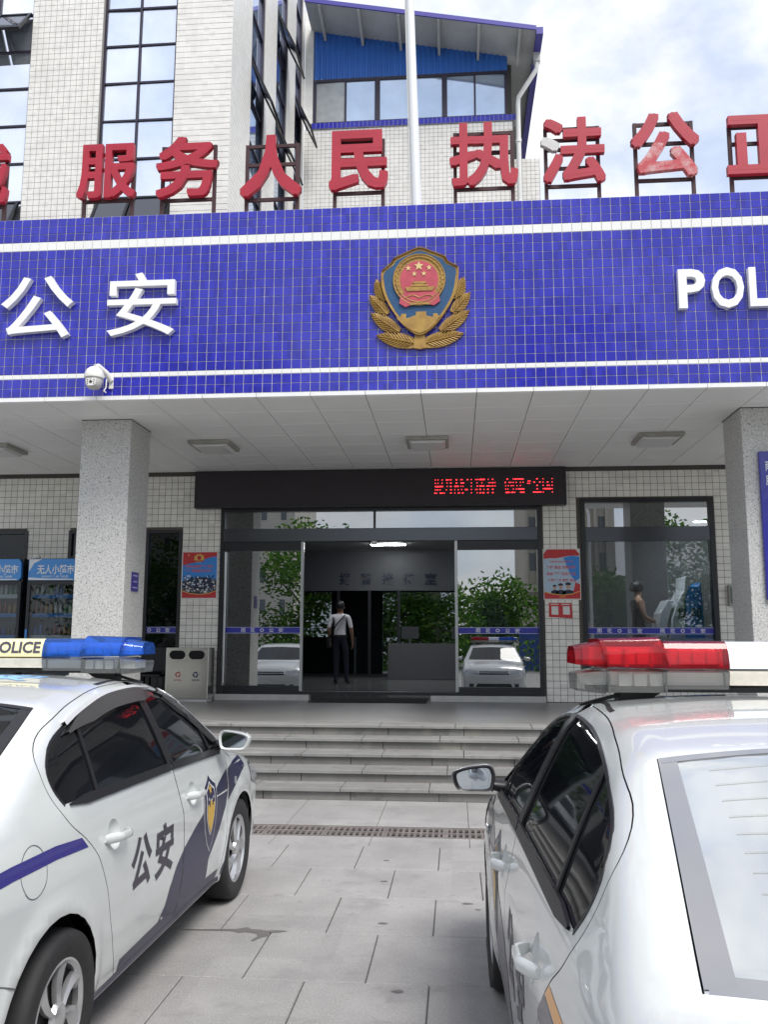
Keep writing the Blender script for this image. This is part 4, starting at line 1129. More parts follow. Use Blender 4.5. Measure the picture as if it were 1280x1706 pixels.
# ------------------------------------------------------------------ stair tower behind the canopy
TGLASS = mat('sky blue coated glass', (0.80, 0.85, 0.95), rough=0.04, metal=0.85, coat=0.6, var=.10, vscale=1.1)
TGLASS2 = mat('blue coated side glass', (0.36, 0.48, 0.72), rough=0.05, metal=0.75, coat=0.6, var=.15, vscale=.9)
MULL = mat('dark mullion', (0.035, 0.03, 0.05), rough=0.4, metal=0.3)
SASH = mat('open sash aluminium', (0.022, 0.023, 0.028), rough=0.3, metal=0.5)
tower = thing('stair_tower', 'cream tiled tower with tall window strips behind the sign', 'building', (-6.5, 14.8, 5))
TT = 20.0
XC = -4.18
piers = [(-12.0, -9.70), (-8.20, -6.765), (-5.285, XC)]
mb = MB()
for x0, x1 in piers: mb.box(x0, min(x1, XC - .012), W0 + .007, W0 + .5, 4.98, TT)
for x0, x1 in ((-9.70, -8.20), (-6.765, -5.285)): mb.box(x0, x1, W0 + .20, W0 + .5, 4.98, TT)
mb.box(-12, XC - .3, W0 + .501, 22.4, 4.98, TT - .02)
mb.build('core_wall', mat('grey tower grout', (0.26, 0.25, 0.235), rough=.9), tower)
tp = .1163
tm = tile_mesh('tile', tp - .0065, tp - .0065, CREAM)
pl = []
for x0, x1 in piers:
    n = int(round((x1 - x0) / tp)); dx = (x1 - x0) / n
    for i in range(n):
        x = x0 + dx * (i + .5)
        if x < -9.9: continue
        for j in range(64): pl.append((x, W0 + .007, 7.0 + tp * (j + .5)))
pieces(tower, 'tile', tm, pl, 300, 'tile_field')
for x0, x1, ph, mulls in ((-6.765, -5.285, 0, (-6.04,)), (-9.70, -8.20, -.0, (-8.95,))):
    strp = new_obj('window_strip', None, tower, (0, 0, 0))
    zl = [9.93 + .79 * k for k in range(-4, 12)]
    mb = MB()
    mb.box(x0, x0 + .05, W0 + .09, W0 + .19, 5.0, TT); mb.box(x1 - .05, x1, W0 + .09, W0 + .19, 5.0, TT)
    for mx_ in mulls: mb.box(mx_ - .02, mx_ + .02, W0 + .085, W0 + .18, 5.0, TT)
    for z in zl: mb.box(x0 + .05, x1 - .05, W0 + .09, W0 + .17, z - .017, z + .017)
    mb.build('mullion', MULL, strp)['kind'] = 'stuff'
    for i in range(len(zl) - 1):
        for a, b in ((x0 + .05, mulls[0] - .025), (mulls[0] + .025, x1 - .05)):
            pm_ = MB(); t_ = random.gauss(0, .003); u_ = random.gauss(0, .003)
            z0, z1 = zl[i] + .022, zl[i + 1] - .022
            pm_.add([(a, W0 + .12 + t_ + u_, z0), (b, W0 + .12 - t_ + u_, z0), (b, W0 + .12 - t_ - u_, z1), (a, W0 + .12 + t_ - u_, z1)], [(0, 1, 2, 3)]); pm_.build('pane', TGLASS, strp)
def sash(parent, hinge, along, out, L_, drop, sw):
    """Open top-hung sash: hinge corner, unit vector along the hinge, outward vector, width, length, swing."""
    h, a, o_ = Vector(hinge), Vector(along), Vector(out)
    d = (o_ * math.sin(sw) - Vector((0, 0, 1)) * math.cos(sw))
    P = lambda u, v, t: h + a * u + d * v + (a.cross(d)) * t
    mb = MB()
    def bar(u0, u1, v0, v1, mi=0, t=.025):
        vs = [P(u, v, s) for s in (-t, t) for v in (v0, v1) for u in (u0, u1)]
        mb.add(vs, [(0, 2, 3, 1), (4, 5, 7, 6), (0, 1, 5, 4), (2, 6, 7, 3), (0, 4, 6, 2), (1, 3, 7, 5)], mi)
    bar(0, .05, 0, drop); bar(L_ - .05, L_, 0, drop); bar(.05, L_ - .05, 0, .05); bar(.05, L_ - .05, drop - .05, drop)
    mb.build('open_sash', SASH, parent)
    mb = MB(); vs = [P(u, v, s) for s in (-.004, .004) for v in (.05, drop - .05) for u in (.05, L_ - .05)]
    mb.add(vs, [(0, 2, 3, 1), (4, 5, 7, 6), (0, 1, 5, 4), (2, 6, 7, 3), (0, 4, 6, 2), (1, 3, 7, 5)]); mb.build('sash_pane', mat('smoked sash glass', (0.03, 0.034, 0.045), rough=0.06, coat=0.5), parent)
# the flank facing the yard
flank = new_obj('flank', None, tower, (0, 0, 0))
ypiers = [(W0 + .007, 16.32), (17.52, 18.72), (19.98, 21.05), (22.05, 22.39)]
mb = MB()
for y0, y1 in ypiers: mb.box(XC - .3, XC - .007, y0, y1, 4.98, TT)
mb.build('flank_wall', mat('pale grout tower', (0.40, 0.39, 0.37), rough=.8), flank)
tmx = tile_mesh('tile', tp - .006, tp - .006, mat('white tower tile', (0.70, 0.69, 0.66), rough=.35, cell=((9, .116, .116), .05, (3, 0, 0)), coord='World'), plane='X')
pl = []
for y0, y1 in ypiers:
    n = max(1, int(round((y1 - y0) / tp))); dy = (y1 - y0) / n
    for i in range(n):
        for j in range(110): pl.append((XC - .007, y0 + dy * (i + .5), 7.0 + tp * (j + .5)))
pieces(flank, 'tile', tmx, pl, 0, 'tile_field')
for k, (y0, y1, zs) in enumerate(((16.32, 17.52, (13.72, 10.2)), (18.72, 19.98, (16.75, 13.85, 11.2)), (21.05, 22.05, (16.1, 13.0)))):
    ws = new_obj('flank_window', None, tower, (0, 0, 0))
    lv = [7.0 + 1.0 * i for i in range(14)]
    mb = MB(); mb.box(XC - .2, XC - .03, y0, y0 + .05, 5, TT); mb.box(XC - .2, XC - .03, y1 - .05, y1, 5, TT)
    for z in lv: mb.box(XC - .19, XC - .05, y0 + .05, y1 - .05, z - .02, z + .02)
    mb.build('mullion', MULL, ws)
    for i in range(13):
        mb = MB(); t_ = random.gauss(0, .006)
        mb.add([(XC - .10 - t_, y0 + .05, lv[i] + .02), (XC - .10 + t_, y1 - .05, lv[i] + .02), (XC - .10 + t_, y1 - .05, lv[i + 1] - .02), (XC - .10 - t_, y0 + .05, lv[i + 1] - .02)], [(0, 1, 2, 3)])
        mb.build('pane', TGLASS2, ws)
    for z in zs: sash(ws, (XC - .02, y0 + .02, z), (0, 1, 0), (1, 0, 0), y1 - y0 - .04, 1.1, R(25))
sw_ = new_obj('front_sash', None, tower, (0, 0, 0))
for x0, L_ in ((-6.71, .66), (-6.01, .67), (-9.64, .66), (-8.92, .66)): sash(sw_, (x0, W0 + .05, 9.90), (1, 0, 0), (0, -1, 0), L_, .8, R(28))
for x0, L_ in ((-9.64, .66), (-8.92, .67)): sash(sw_, (x0, W0 + .05, 13.86), (1, 0, 0), (0, -1, 0), L_, .78, R(35))

# ------------------------------------------------------------------ rear block under the sloping roof
RY = 22.4
CORR = mat('blue corrugated sheet', (0.035, 0.15, 0.52), rough=0.4, var=.12, vscale=1.5)
ROOFE = mat('purple blue roof edge', (0.06, 0.05, 0.30), rough=0.4)
SOFF = mat('weathered roof underside', (0.42, 0.43, 0.43), rough=0.7, var=.15, vscale=1.5)
PIPEW = mat('white plastic pipe', (0.66, 0.66, 0.64), rough=0.4, var=.08, vscale=4)
rear = thing('rear_block', 'rear block with blue corrugated gable and sloping roof', 'building', (0, RY, 10))
RX0, RX1 = -4.17, 1.72
mb = MB(); mb.box(RX0, RX1, RY + .007, RY + .4, 7, 15.89); mb.box(RX1 + .001, 2.46, RY + .507, RY + .9, 7, 15.03); mb.box(RX1 - .15, RX1 - .01, RY + .401, 30, 7, 18.0); mb.build('wall', GROUTD, rear)
mb = MB(); mb.box(-4.17, -3.935, RY - .02, RY + .4, 16.069, 19.6); mb.build('corner_pier', mat('white tower tile', (0, 0, 0)), rear)
rp = .1222
tm = tile_mesh('tile', rp - .007, rp - .007, CREAM)
pl = [(RX0 + rp * (i + .5), RY + .007, 15.88 - rp * (j + .5)) for i in range(48) for j in range(40)]
pl += [(RX1 + rp * (i + .5), RY + .507, 15.03 - rp * (j + .5)) for i in range(6) for j in range(34)]
pieces(rear, 'tile', tm, pl, 0, 'tile_field')
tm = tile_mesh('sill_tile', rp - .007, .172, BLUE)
mb = MB(); mb.box(RX0 + .22, RX1 + .09, RY - .03, RY + .3, 15.893, 16.068); mb.build('sill_core', GROUTW, rear)
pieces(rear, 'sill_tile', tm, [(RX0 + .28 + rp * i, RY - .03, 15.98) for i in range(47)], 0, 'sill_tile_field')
wn_ = new_obj('window_band', None, rear, (0, 0, 0))
wx = [-3.86, -2.98, -2.15, -1.98, -.30, -.06, .66, 1.52]
mb = MB(); mb.box(-3.92, 1.57, RY + .02, RY + .12, 17.36, 17.44); mb.box(-3.92, 1.57, RY + .02, RY + .12, 16.069, 16.12)
for x, w2 in ((-3.88, .04), (-3.0, .025), (-2.09, .075), (-1.0, .02), (-.19, .075), (.66, .025), (1.53, .04)): mb.box(x - w2, x + w2, RY + .015, RY + .115, 16.121, 17.359)
mb.build('window_frame', MULL, wn_)
WPANE = mat('pale blue coated pane', (0.50, 0.60, 0.74), rough=0.05, metal=0.6, coat=.6, var=.12, vscale=1.4)
WPANE2 = mat('grey striped pane', (0.40, 0.42, 0.42), rough=0.2, metal=0.2, var=.15, vscale=5)
for x0, x1, m_ in ((-3.84, -3.025, WPANE2), (-2.975, -2.165, WPANE), (-2.015, -1.02, WPANE), (-.98, -.265, WPANE), (-.115, .635, WPANE), (.685, 1.49, WPANE)):
    mb = MB(); t_ = random.gauss(0, .006); mb.add([(x0, RY + .06 + t_, 16.121), (x1, RY + .06 - t_, 16.121), (x1, RY + .06 - t_, 17.359), (x0, RY + .06 + t_, 17.359)], [(0, 1, 2, 3)]); mb.build('pane', m_, wn_)
roof_z = lambda x: 18.95 - .197 * (x + 3.87)
def ribs(name, mt, x0, x1, yb, z0, ztop, n):
    mb = MB(); xs = np.linspace(x0, x1, n * 4 + 1)
    vs = []
    for i, x in enumerate(xs):
        d = (0, -.035, -.035, 0)[i % 4]
        vs += [(x, yb + d, z0), (x, yb + d, ztop(x))]
    mb.add(vs, [(2 * i, 2 * i + 2, 2 * i + 3, 2 * i + 1) for i in range(n * 4)]); return mb.build(name, mt, rear)
ribs('corrugated_gable', CORR, -3.92, 1.58, RY + .05, 17.441, lambda x: roof_z(x) + .02, 34)
mb = MB()
x0, x1 = -4.0, 2.28
z_ = roof_z
mb.add([(x0, 21.2, z_(x0)), (x1, 21.2, z_(x1)), (x1, 30, z_(x1)), (x0, 30, z_(x0)), (x0, 21.2, z_(x0) + .05), (x1, 21.2, z_(x1) + .05), (x1, 30, z_(x1) + .05), (x0, 30, z_(x0) + .05)], [(0, 1, 2, 3), (4, 5, 6, 7), (0, 1, 5, 4), (1, 2, 6, 5), (2, 3, 7, 6), (3, 0, 4, 7)])
mb.build('roof', SOFF, rear)
mb = MB(); mb.add([(x0, 21.16, z_(x0) - .05), (x1, 21.16, z_(x1) - .05), (x1, 21.16, z_(x1) + .075), (x0, 21.16, z_(x0) + .075), (x0, 21.199, z_(x0) - .05), (x1, 21.199, z_(x1) - .05), (x1, 21.199, z_(x1) + .075), (x0, 21.199, z_(x0) + .075)], [(0, 1, 2, 3), (4, 5, 6, 7), (0, 1, 5, 4), (1, 2, 6, 5), (2, 3, 7, 6), (3, 0, 4, 7)])
mb.build('roof_edge', ROOFE, rear)
for k in range(6):
    x = -3.6 + k * 1.09
    mb = MB(); mb.add([(x - .035, 21.2, z_(x) - .10), (x + .035, 21.2, z_(x) - .10), (x + .035, RY + .01, z_(x) - .26), (x - .035, RY + .01, z_(x) - .26), (x - .035, 21.2, z_(x) - .012), (x + .035, 21.2, z_(x) - .012), (x + .035, RY + .01, z_(x) - .012), (x - .035, RY + .01, z_(x) - .012)], [(0, 1, 2, 3), (4, 5, 6, 7), (0, 1, 5, 4), (1, 2, 6, 5), (2, 3, 7, 6), (3, 0, 4, 7)])
    mb.build('rafter', SOFF, rear)
mb = MB(); mb.box(2.281, 2.46, 21.18, 29.5, z_(2.28) - .16, z_(2.28) + .04); mb.build('gutter', ROOFE, rear)
mb = MB(); mb.box(2.26, 2.44, 21.9, 22.08, z_(2.28) - .42, z_(2.28) - .162); mb.build('rain_head', SOFF, rear)
mb = MB(); mb.tube([(2.36, 21.99, z_(2.28) - .40), (2.34, 21.99, z_(2.28) - .62), (1.86, 22.25, z_(2.28) - 1.25), (1.84, 22.28, z_(2.28) - 1.45), (1.84, 22.28, 7.5)], .065, 12); 
for zc in (15.2, 13.4): mb.tube([(1.84, 22.28, zc - .05), (1.84, 22.28, zc + .05)], .08, 12)
tag(mb.build('drain_pipe', PIPEW, None, autos=50), 'white rain pipe bending down the corner of the rear block', 'pipe')

# flagpole on the canopy roof
fp = thing('flagpole', 'slim white flagpole rising behind the emblem on the sign', 'flagpole', (-.53, 12.6, 5.25))
mb = MB(); mb.tube([(-.53, 12.6, 5.25), (-.545, 12.6, 7.9), (-.70, 12.6, 13.5)], [.085, .082, .062], 16); mb.build('pole', mat('white painted steel', (0.72, 0.73, 0.74), rough=0.25, metal=.2), fp, autos=60)
mb = MB(); mb.tube([(-.62, 12.53, 7.0), (-.76, 12.54, 13.4)], .008, 5); mb.build('halyard', mat('rope', (.5, .5, .48)), fp)
mb = MB(); mb.lathe([(.16, 5.251), (.16, 5.28), (.10, 5.30), (.085, 5.36)], (-.53, 12.6, 0), 'Z', 16); mb.build('base_flange', FASCIA, fp)
# ------------------------------------------------------------------ red slogan characters on steel frames on the sign
RED = mat('faded red metal', (0.36, 0.014, 0.034), rough=0.42, var=.12, vscale=2.5)
REDW = mat('peeling red metal', (0.42, 0.035, 0.05), rough=0.5, col2=(0.52, 0.34, 0.34), vscale=9, mpos=(.44, .70))
RUST = mat('dark rusty steel', (0.045, 0.016, 0.020), rough=0.7, var=.4, vscale=9)
GREYD = mat('grey bare metal', (0.52, 0.51, 0.50), rough=0.5, var=.1, vscale=8)
SLOGAN = [('诚', -6.50, -5.84, 7.31, 8.16, 'partly seen red metal character 诚 at the outer end of the row'),
          ('服', -4.89, -4.10, 7.33, 8.08, 'red metal character 服 in front of the window strip'),
          ('务', -3.84, -3.01, 7.30, 8.13, 'red metal character 务 in front of the tower corner'),
          ('人', -2.72, -1.92, 7.26, 8.10, 'red metal character 人 of two sweeping strokes'),
          ('民', -1.57, -.81, 7.30, 8.11, 'red metal character 民 just beside the flagpole'),
          ('执', -.03, .83, 7.29, 8.14, 'red metal character 执 in front of the rain pipe'),
          ('法', 1.11, 1.90, 7.28, 8.15, 'red metal character 法 with one grey faded dot'),
          ('公', 2.22, 3.05, 7.31, 8.16, 'red metal character 公 with peeling lower strokes'),
          ('正', 3.37, 4.22, 7.30, 8.07, 'red metal character 正 at the end above the white letters'),]
for ch, x0, x1, z0, z1, lab in SLOGAN:
    t = thing('slogan_character', lab, 'sign character', ((x0 + x1) / 2, 10.25, 6.985), group='red slogan characters on top of the sign')
    mb = MB(); wr_ = {'服': .017, '执': .020, '诚': .016, '务': .021, '法': .022}.get(ch, .026)
    for kk in range(9):                      # heavy stroke: the same sheet-metal outline set side by side, fronts stepped by half a millimetre
        r_ = 0 if kk == 8 else wr_ * (1 - .012 * kk); ax_, az_ = ((1, 1), (-1, 1), (-1, -1), (1, -1), (1, .12), (-.12, 1), (-1, -.12), (.12, -1), (0, 0))[kk]; ax_ *= r_; az_ *= r_
        q, f = text_fit(ch, x0 + wr_, x1 - wr_, z0 + wr_, z1 - wr_, bold=0.0, depth=.075 - .0005 * kk)
        for fc in f:
            c = q[list(fc)].mean(0); u, v = (c[0] - x0) / (x1 - x0), (c[1] - z0) / (z1 - z0); mi = 0
            if ch == '法' and u < .27 and .45 < v < .80: mi = 2
            if ch == '公' and v < .52: mi = 1
            mb.mi.append(mi)
        o_ = len(mb.v); mb.v += [(a + ax_, 10.24 - c, b + az_) for a, b, c in q]; mb.f += [tuple(n_ + o_ for n_ in fc) for fc in f]
    mb.build('character', [RED, REDW, GREYD], t)
    fr = MB(); a, b = x0 + .07, x1 - .07; w_ = .022; top = z1 - .08
    for x in (a, b): fr.box(x - w_, x + w_, 10.25, 10.29, 6.986, top)
    for z in (top - w_, (z0 + z1) / 2 + .06, z0 + .0): fr.box(a + w_ + .0005, b - w_ - .0005, 10.255, 10.285, z - w_, z + w_)
    if ch == '法': fr.box(a + w_ + .0005, b - w_ - .0005, 10.255, 10.285, z0 + .22, z0 + .26); fr.box(a + w_ + .0005, b - w_ - .0005, 10.255, 10.285, z0 + .60, z0 + .64)
    fr.build('support_frame', RUST, t)
# white raised lettering on the blue band
LETW = mat('white painted letter', (0.80, 0.80, 0.79), rough=0.35, var=.04, vscale=6)
for ch, x0, x1, z0, z1, bd, lab in (('公', -5.68, -4.74, 5.37, 6.18, .006, 'white raised character 公 on the blue tiles'), ('安', -4.30, -3.42, 5.37, 6.185, .006, 'white raised character 安 above the dome camera'),
                               ('P', 2.65, 2.96, 5.52, 6.0, .028, 'white raised letter P that begins the word POLICE'), ('O', 3.03, 3.40, 5.51, 6.01, .028, 'white raised round letter O between two others'), ('L', 3.46, 3.70, 5.52, 6.0, .028, 'white raised letter L at the picture edge'),
                               ('I', 3.77, 3.85, 5.52, 6.0, .028, 'white raised narrow letter I past the picture edge'), ('C', 3.93, 4.25, 5.51, 6.01, .028, 'white raised open letter C past the picture edge'), ('E', 4.32, 4.58, 5.52, 6.0, .028, 'white raised letter E that ends the word POLICE')):
    q, f = text_fit(ch, x0, x1, z0, z1, bold=bd, depth=.075)
    mb = MB().add([(a, SGN - .004 - c, b) for a, b, c in q], f)
    tag(mb.build('sign_letter', LETW), lab or 'white raised letter of the word on the blue sign, out of view', 'sign letter', 'white raised letters on the blue sign')

# ------------------------------------------------------------------ emblem
GOLD = mat('aged gold relief', (0.37, 0.225, 0.05), rough=0.5, metal=.15, col2=(0.27, 0.15, 0.04), vscale=9, mpos=(.4, .65))
EMBLUE = mat('emblem teal blue', (0.008, 0.062, 0.16), rough=0.45, var=.2, vscale=7)
EMRED = mat('emblem faded red', (0.42, 0.055, 0.085), rough=0.5, var=.2, vscale=8)
em = thing('police_emblem', 'large gold police emblem with blue shield and wheat leaves on the sign', 'emblem', (-.405, SGN, 5.75))
EX, EZ = -.405, 5.755
S_ = .62 / 450.
def E_(px, py, d=0): return (EX + (px - 633) * S_, SGN - d, EZ - (py - 585) * .64 / 450.)   # drawing units of the emblem
def eprism(mb, pts, d0, d1, mi=None): 
    P = [E_(*p) for p in pts]; n = len(P)
    vs = [(x, SGN - d0, z) for x, _, z in P] + [(x, SGN - d1, z) for x, _, z in P]
    mb.add(vs, [tuple(range(n)), tuple(range(2 * n - 1, n - 1, -1))] + [(i, i + n, (i + 1) % n + n, (i + 1) % n) for i in range(n)], mi)
shield = [(300, 345), (390, 270), (412, 235), (520, 185), (633, 145), (746, 185), (850, 230), (880, 275), (970, 325)]
sh_r = [(968, 420), (945, 540), (890, 660), (800, 790), (720, 870), (633, 915), (545, 870), (465, 790), (375, 660), (320, 540), (298, 430)]
SHD = spline(shield + sh_r, True, 4)
mb = MB(); eprism(mb, [(633 + (a - 633) * 1.0, 560 + (b - 560) * 1.0) for a, b in SHD], .0, .07); mb.build('shield_edge', GOLD, em)
mb = MB(); eprism(mb, [(633 + (a - 633) * .935, 545 + (b - 545) * .94) for a, b in SHD], .0701, .0725); mb.build('shield_field', EMBLUE, em)
mb = MB(); top = spline(shield, False, 8)
for k in range(0, len(top) - 1):
    a = E_(*top[k]); b = E_(*top[min(k + 1, len(top) - 1)])
    mb.tube([(a[0], SGN - .07, a[2]), ((a[0] + b[0]) / 2, SGN - .083, (a[2] + b[2]) / 2 + .004), (b[0], SGN - .07, b[2])], [.006, .014, .006], 6)
mb.build('rope_border', GOLD, em, autos=60)
mb = MB(); rim = spline([shield[-1]] + sh_r + [shield[0]], False, 4); mb.tube([E_(a, b, .07) for a, b in rim], .0095, 8); mb.build('shield_rim', GOLD, em, autos=60)
def leaf(mb, tip, base, w_, n=11):
    tip, base = np.array(tip, float), np.array(base, float); ax = tip - base; L_ = np.linalg.norm(ax); ax /= L_; sd = np.array([-ax[1], ax[0]])
    prof = lambda u: w_ * (math.sin(math.pi * min(1, .12 + u * .92)) ** .6)
    out = [base + ax * L_ * u + sd * prof(u) * .5 for u in np.linspace(0, 1, 12)] + [base + ax * L_ * u - sd * prof(u) * .5 for u in np.linspace(1, 0, 12)]
    eprism(mb, [tuple(p) for p in out], .0, .035)
    for i in range(n):                       # barbs
        u = .08 + .86 * i / n
        for s_ in (-1, 1):
            a = base + ax * L_ * u; b = base + ax * L_ * min(1.02, u + .20) + sd * s_ * prof(min(1, u + .16)) * .47
            mb.tube([E_(a[0], a[1], .037), E_((a[0] + b[0]) / 2, (a[1] + b[1]) / 2, .046), E_(b[0], b[1], .036)], [.0055, .0075, .004], 5)
    mb.tube([E_(*base, .042), E_(*(base + ax * L_ * .5), .052), E_(*tip, .040)], [.008, .007, .003], 6)
for s_ in (1, -1):
    f_ = lambda p: (p[0], p[1]) if s_ > 0 else (1266 - p[0], p[1] - 0)
    for tip, base, w_ in (((245, 405), (318, 600), 105), ((190, 545), (345, 720), 110), ((198, 705), (450, 880), 120), ((250, 905), (600, 985), 130)):
        mb = MB(); leaf(mb, f_(tip), f_(base), w_); mb.build('leaf', GOLD, em, autos=50)
mb = MB(); eprism(mb, [(590, 910), (676, 910), (690, 1025), (633, 1035), (576, 1025)], 0, .05); mb.build('stem_knot', GOLD, em)
cx, cy = 630, 432
ring = [(cx + 228 * math.cos(t), cy + 228 * math.sin(t)) for t in np.linspace(0, 2 * math.pi, 41)[:-1]]
mb = MB(); eprism(mb, ring, .0726, .088); 
for r_, d in ((200, .094), (226, .09)):
    pts = [E_(cx + r_ * math.cos(t), cy + r_ * math.sin(t), d) for t in np.linspace(0, 2 * math.pi, 49)]; mb.tube(pts, .008, 6, cap=False)
for k in range(26):
    t = R(130) + R(280) * k / 25; c_, s2 = math.cos(t), math.sin(t)
    mb.tube([E_(cx + 185 * c_, cy + 185 * s2, .088), E_(cx + 212 * math.cos(t + .12), cy + 212 * math.sin(t + .12), .093)], [.006, .009], 5)
mb.build('wheat_ring', GOLD, em, autos=50)
mb = MB(); eprism(mb, [(cx + 168 * math.cos(t), cy + 168 * math.sin(t)) for t in np.linspace(0, 2 * math.pi, 37)[:-1]], .0881, .091); mb.build('red_disc', EMRED, em)
mb = MB(); eprism(mb, [(470, 550), (800, 550), (812, 630), (760, 665), (690, 650), (633, 660), (575, 650), (510, 675), (455, 640)], .0726, .096); mb.build('red_ribbon', EMRED, em)
def star(x, y, r_): return [(x + (r_ if i % 2 == 0 else r_ * .42) * math.sin(math.pi * i / 5), y - (r_ if i % 2 == 0 else r_ * .42) * math.cos(math.pi * i / 5)) for i in range(10)]
for x, y, r_ in ((628, 312, 44), (535, 330, 26), (718, 330, 26), (588, 382, 24), (672, 382, 24)):
    mb = MB(); eprism(mb, star(x, y, r_), .0911, .098); mb.build('star', mat('pale gold star', (0.62, 0.47, 0.22), rough=.45), em)
mb = MB()
eprism(mb, [(575, 452), (690, 452), (695, 468), (570, 468)], .0911, .099); eprism(mb, [(590, 469), (675, 469), (675, 478), (590, 478)], .0911, .096); eprism(mb, [(560, 478), (705, 478), (712, 494), (553, 494)], .0911, .1)
eprism(mb, [(505, 500), (770, 500), (745, 535), (525, 535)], .0911, .101)
mb.build('gate_relief', GOLD, em)
mb = MB(); eprism(mb, [(540, 640), (730, 640), (720, 660), (640, 652), (550, 662)], .0961, .101); mb.tube([E_(x, 600 - 26 * abs(math.sin((x - 505) / 42)), .098) for x in range(505, 765, 14)], .006, 5); mb.build('ribbon_fold', GOLD, em, autos=50)
mb = MB(); eprism(mb, [(428, 765), (470, 752), (470, 732), (515, 732), (515, 772), (545, 765), (600, 745), (600, 715), (690, 715), (690, 752), (750, 765), (750, 735), (790, 735), (790, 752), (815, 752), (760, 830), (700, 880), (633, 905), (566, 880), (490, 830)], .0726, .084); mb.build('great_wall', GOLD, em)
for k in range(3): pass

# ------------------------------------------------------------------ dome camera on the sign
WPL = mat('white camera plastic', (0.72, 0.71, 0.67), rough=0.35)
LENSB = mat('black camera lens', (0.01, 0.01, 0.012), rough=0.08, coat=1)
pc = thing('dome_camera', 'white dome camera bracketed to the lower edge of the sign', 'camera', (-4.31, SGN, 4.9))
pc.scale = (.78, .78, .78)
mb = MB(); mb.box(-4.235, -4.165, SGN - .03, SGN - .003, 4.75, 5.0); mb.build('wall_plate', WPL, pc, bevel=.005)
mb = MB(); mb.tube([(-4.20, SGN - .03, 4.88), (-4.25, SGN - .12, 4.98), (-4.33, SGN - .26, 5.05), (-4.345, SGN - .31, 5.02)], [.05, .045, .045, .04], 12); mb.build('bracket_arm', WPL, pc, autos=60)
mb = MB(); mb.lathe([(.02, .25), (.07, .245), (.12, .20), (.145, .14), (.15, .085), (.147, .07), (.13, .068)], (-4.36, SGN - .30, 4.77), 'Z', 28); mb.build('housing', WPL, pc, autos=50)
mb = MB(); mb.lathe([(.128, .07), (.13, .02), (.115, -.05), (.075, -.095), (.0, -.11)], (-4.36, SGN - .30, 4.77), 'Z', 28); mb.build('head', mat('grey camera plastic', (.50, .49, .46), rough=.4), pc, autos=50)
mb = MB(); mb.prism([(-.075, .04), (-.06, .055), (.06, .055), (.075, .04), (.07, -.045), (.03, -.065), (-.03, -.065), (-.07, -.045)], -.128, -.10, lambda u, v, d: (-4.355 + u, SGN - .30 + d, 4.755 + v)); mb.build('face_plate', WPL, pc, bevel=.004)
mb = MB(); mb.lathe([(.0, -.138), (.022, -.136), (.026, -.128)], (-4.355, SGN - .30, 4.755), 'Y', 16); mb.build('lens', LENSB, pc, smooth=True)
mb = MB()
for s_ in (-1, 1):
    for dz in (.03, .0, -.03): mb.lathe([(.0, -.133), (.009, -.132), (.010, -.128)], (-4.355 + s_ * .05, SGN - .30, 4.755 + dz), 'Y', 8)
mb.build('infrared_lamp', LENSB, pc)['kind'] = 'stuff'
mb = MB(); mb.tube([(-4.22, SGN - .16, 4.86), (-4.21, SGN - .19, 4.72), (-4.23, SGN - .22, 4.66), (-4.19, SGN - .22, 4.63)], .011, 6); mb.build('antenna', WPL, pc, autos=60)

pc.location.z -= .07

# ------------------------------------------------------------------ ceiling lamps (unlit) under the canopy
DIFF = mat('milky diffuser', (0.66, 0.66, 0.65), rough=0.3)
CASE = mat('aged lamp casing', (0.33, 0.32, 0.29), rough=0.5, var=.15, vscale=8)
for x, lab in ((-7.03, 'ceiling lamp at the far left edge above the vending fridges'), (-3.63, 'ceiling lamp above the red and blue crowd poster'), (-.40, 'ceiling lamp above the dark display board'), (2.93, 'ceiling lamp nearest the column with the blue plaque')):
    c = thing('soffit_lamp', 'unlit square ' + lab, 'ceiling lamp', (x, 12.5, 4.566), group='square ceiling lamps under the canopy')
    mb = MB(); mb.box(x - .31, x + .31, 12.18, 12.84, 4.515, 4.566); mb.build('casing', CASE, c, bevel=.006)
    mb = MB(); mb.prism([(-.27, 4.5145), (-.22, 4.475), (.22, 4.475), (.27, 4.5145)], 12.23, 12.79, lambda u, v, d: (x + u, d, v)); mb.build('diffuser', DIFF, c, bevel=.01)

# ------------------------------------------------------------------ scrolling display board above the doors
led = thing('display_board', 'long black display board with scrolling red dot lettering above the doors', 'display board', (-1.34, 14.6, 3.93))
mb = MB(); mb.box(-4.56, 1.88, 14.60, 14.79, 3.91, 4.555); mb.build('case', mat('black board case', (0.016, 0.013, 0.018), rough=0.4), led, bevel=.006)
mb = MB(); mb.box(-4.50, 1.82, 14.594, 14.599, 3.975, 4.50); mb.build('screen', mat('dark red screen', (0.022, 0.014, 0.020), rough=0.45), led)
DOT = mat('lit red diode', (1.0, 0.035, 0.05), emit=1.7)
mb = MB(); dp = .0225
def dots(ch, x0, z0, n=14, every=3):
    v, f = text_geo(ch, .0, 0.0, 2); lo, hi = v.min(0), v.max(0)
    T_ = [v[list(t)][:, :2] for t in f]
    for j in range(n):
        if j % every: continue
        for i in range(n):
            p = lo[:2] + (hi - lo)[:2] * np.array([(i + .5) / n, (j + .5) / n])
            if any(inpoly(p[None], t)[0] for t in T_):
                x, z = x0 + i * dp * .52, z0 + j * dp * .85; r_ = .0072
                mb.add([(x - r_, 14.5932, z - r_), (x + r_, 14.5932, z - r_), (x + r_, 14.5932, z + r_), (x - r_, 14.5932, z + r_)], [(0, 1, 2, 3)])
x = -.36
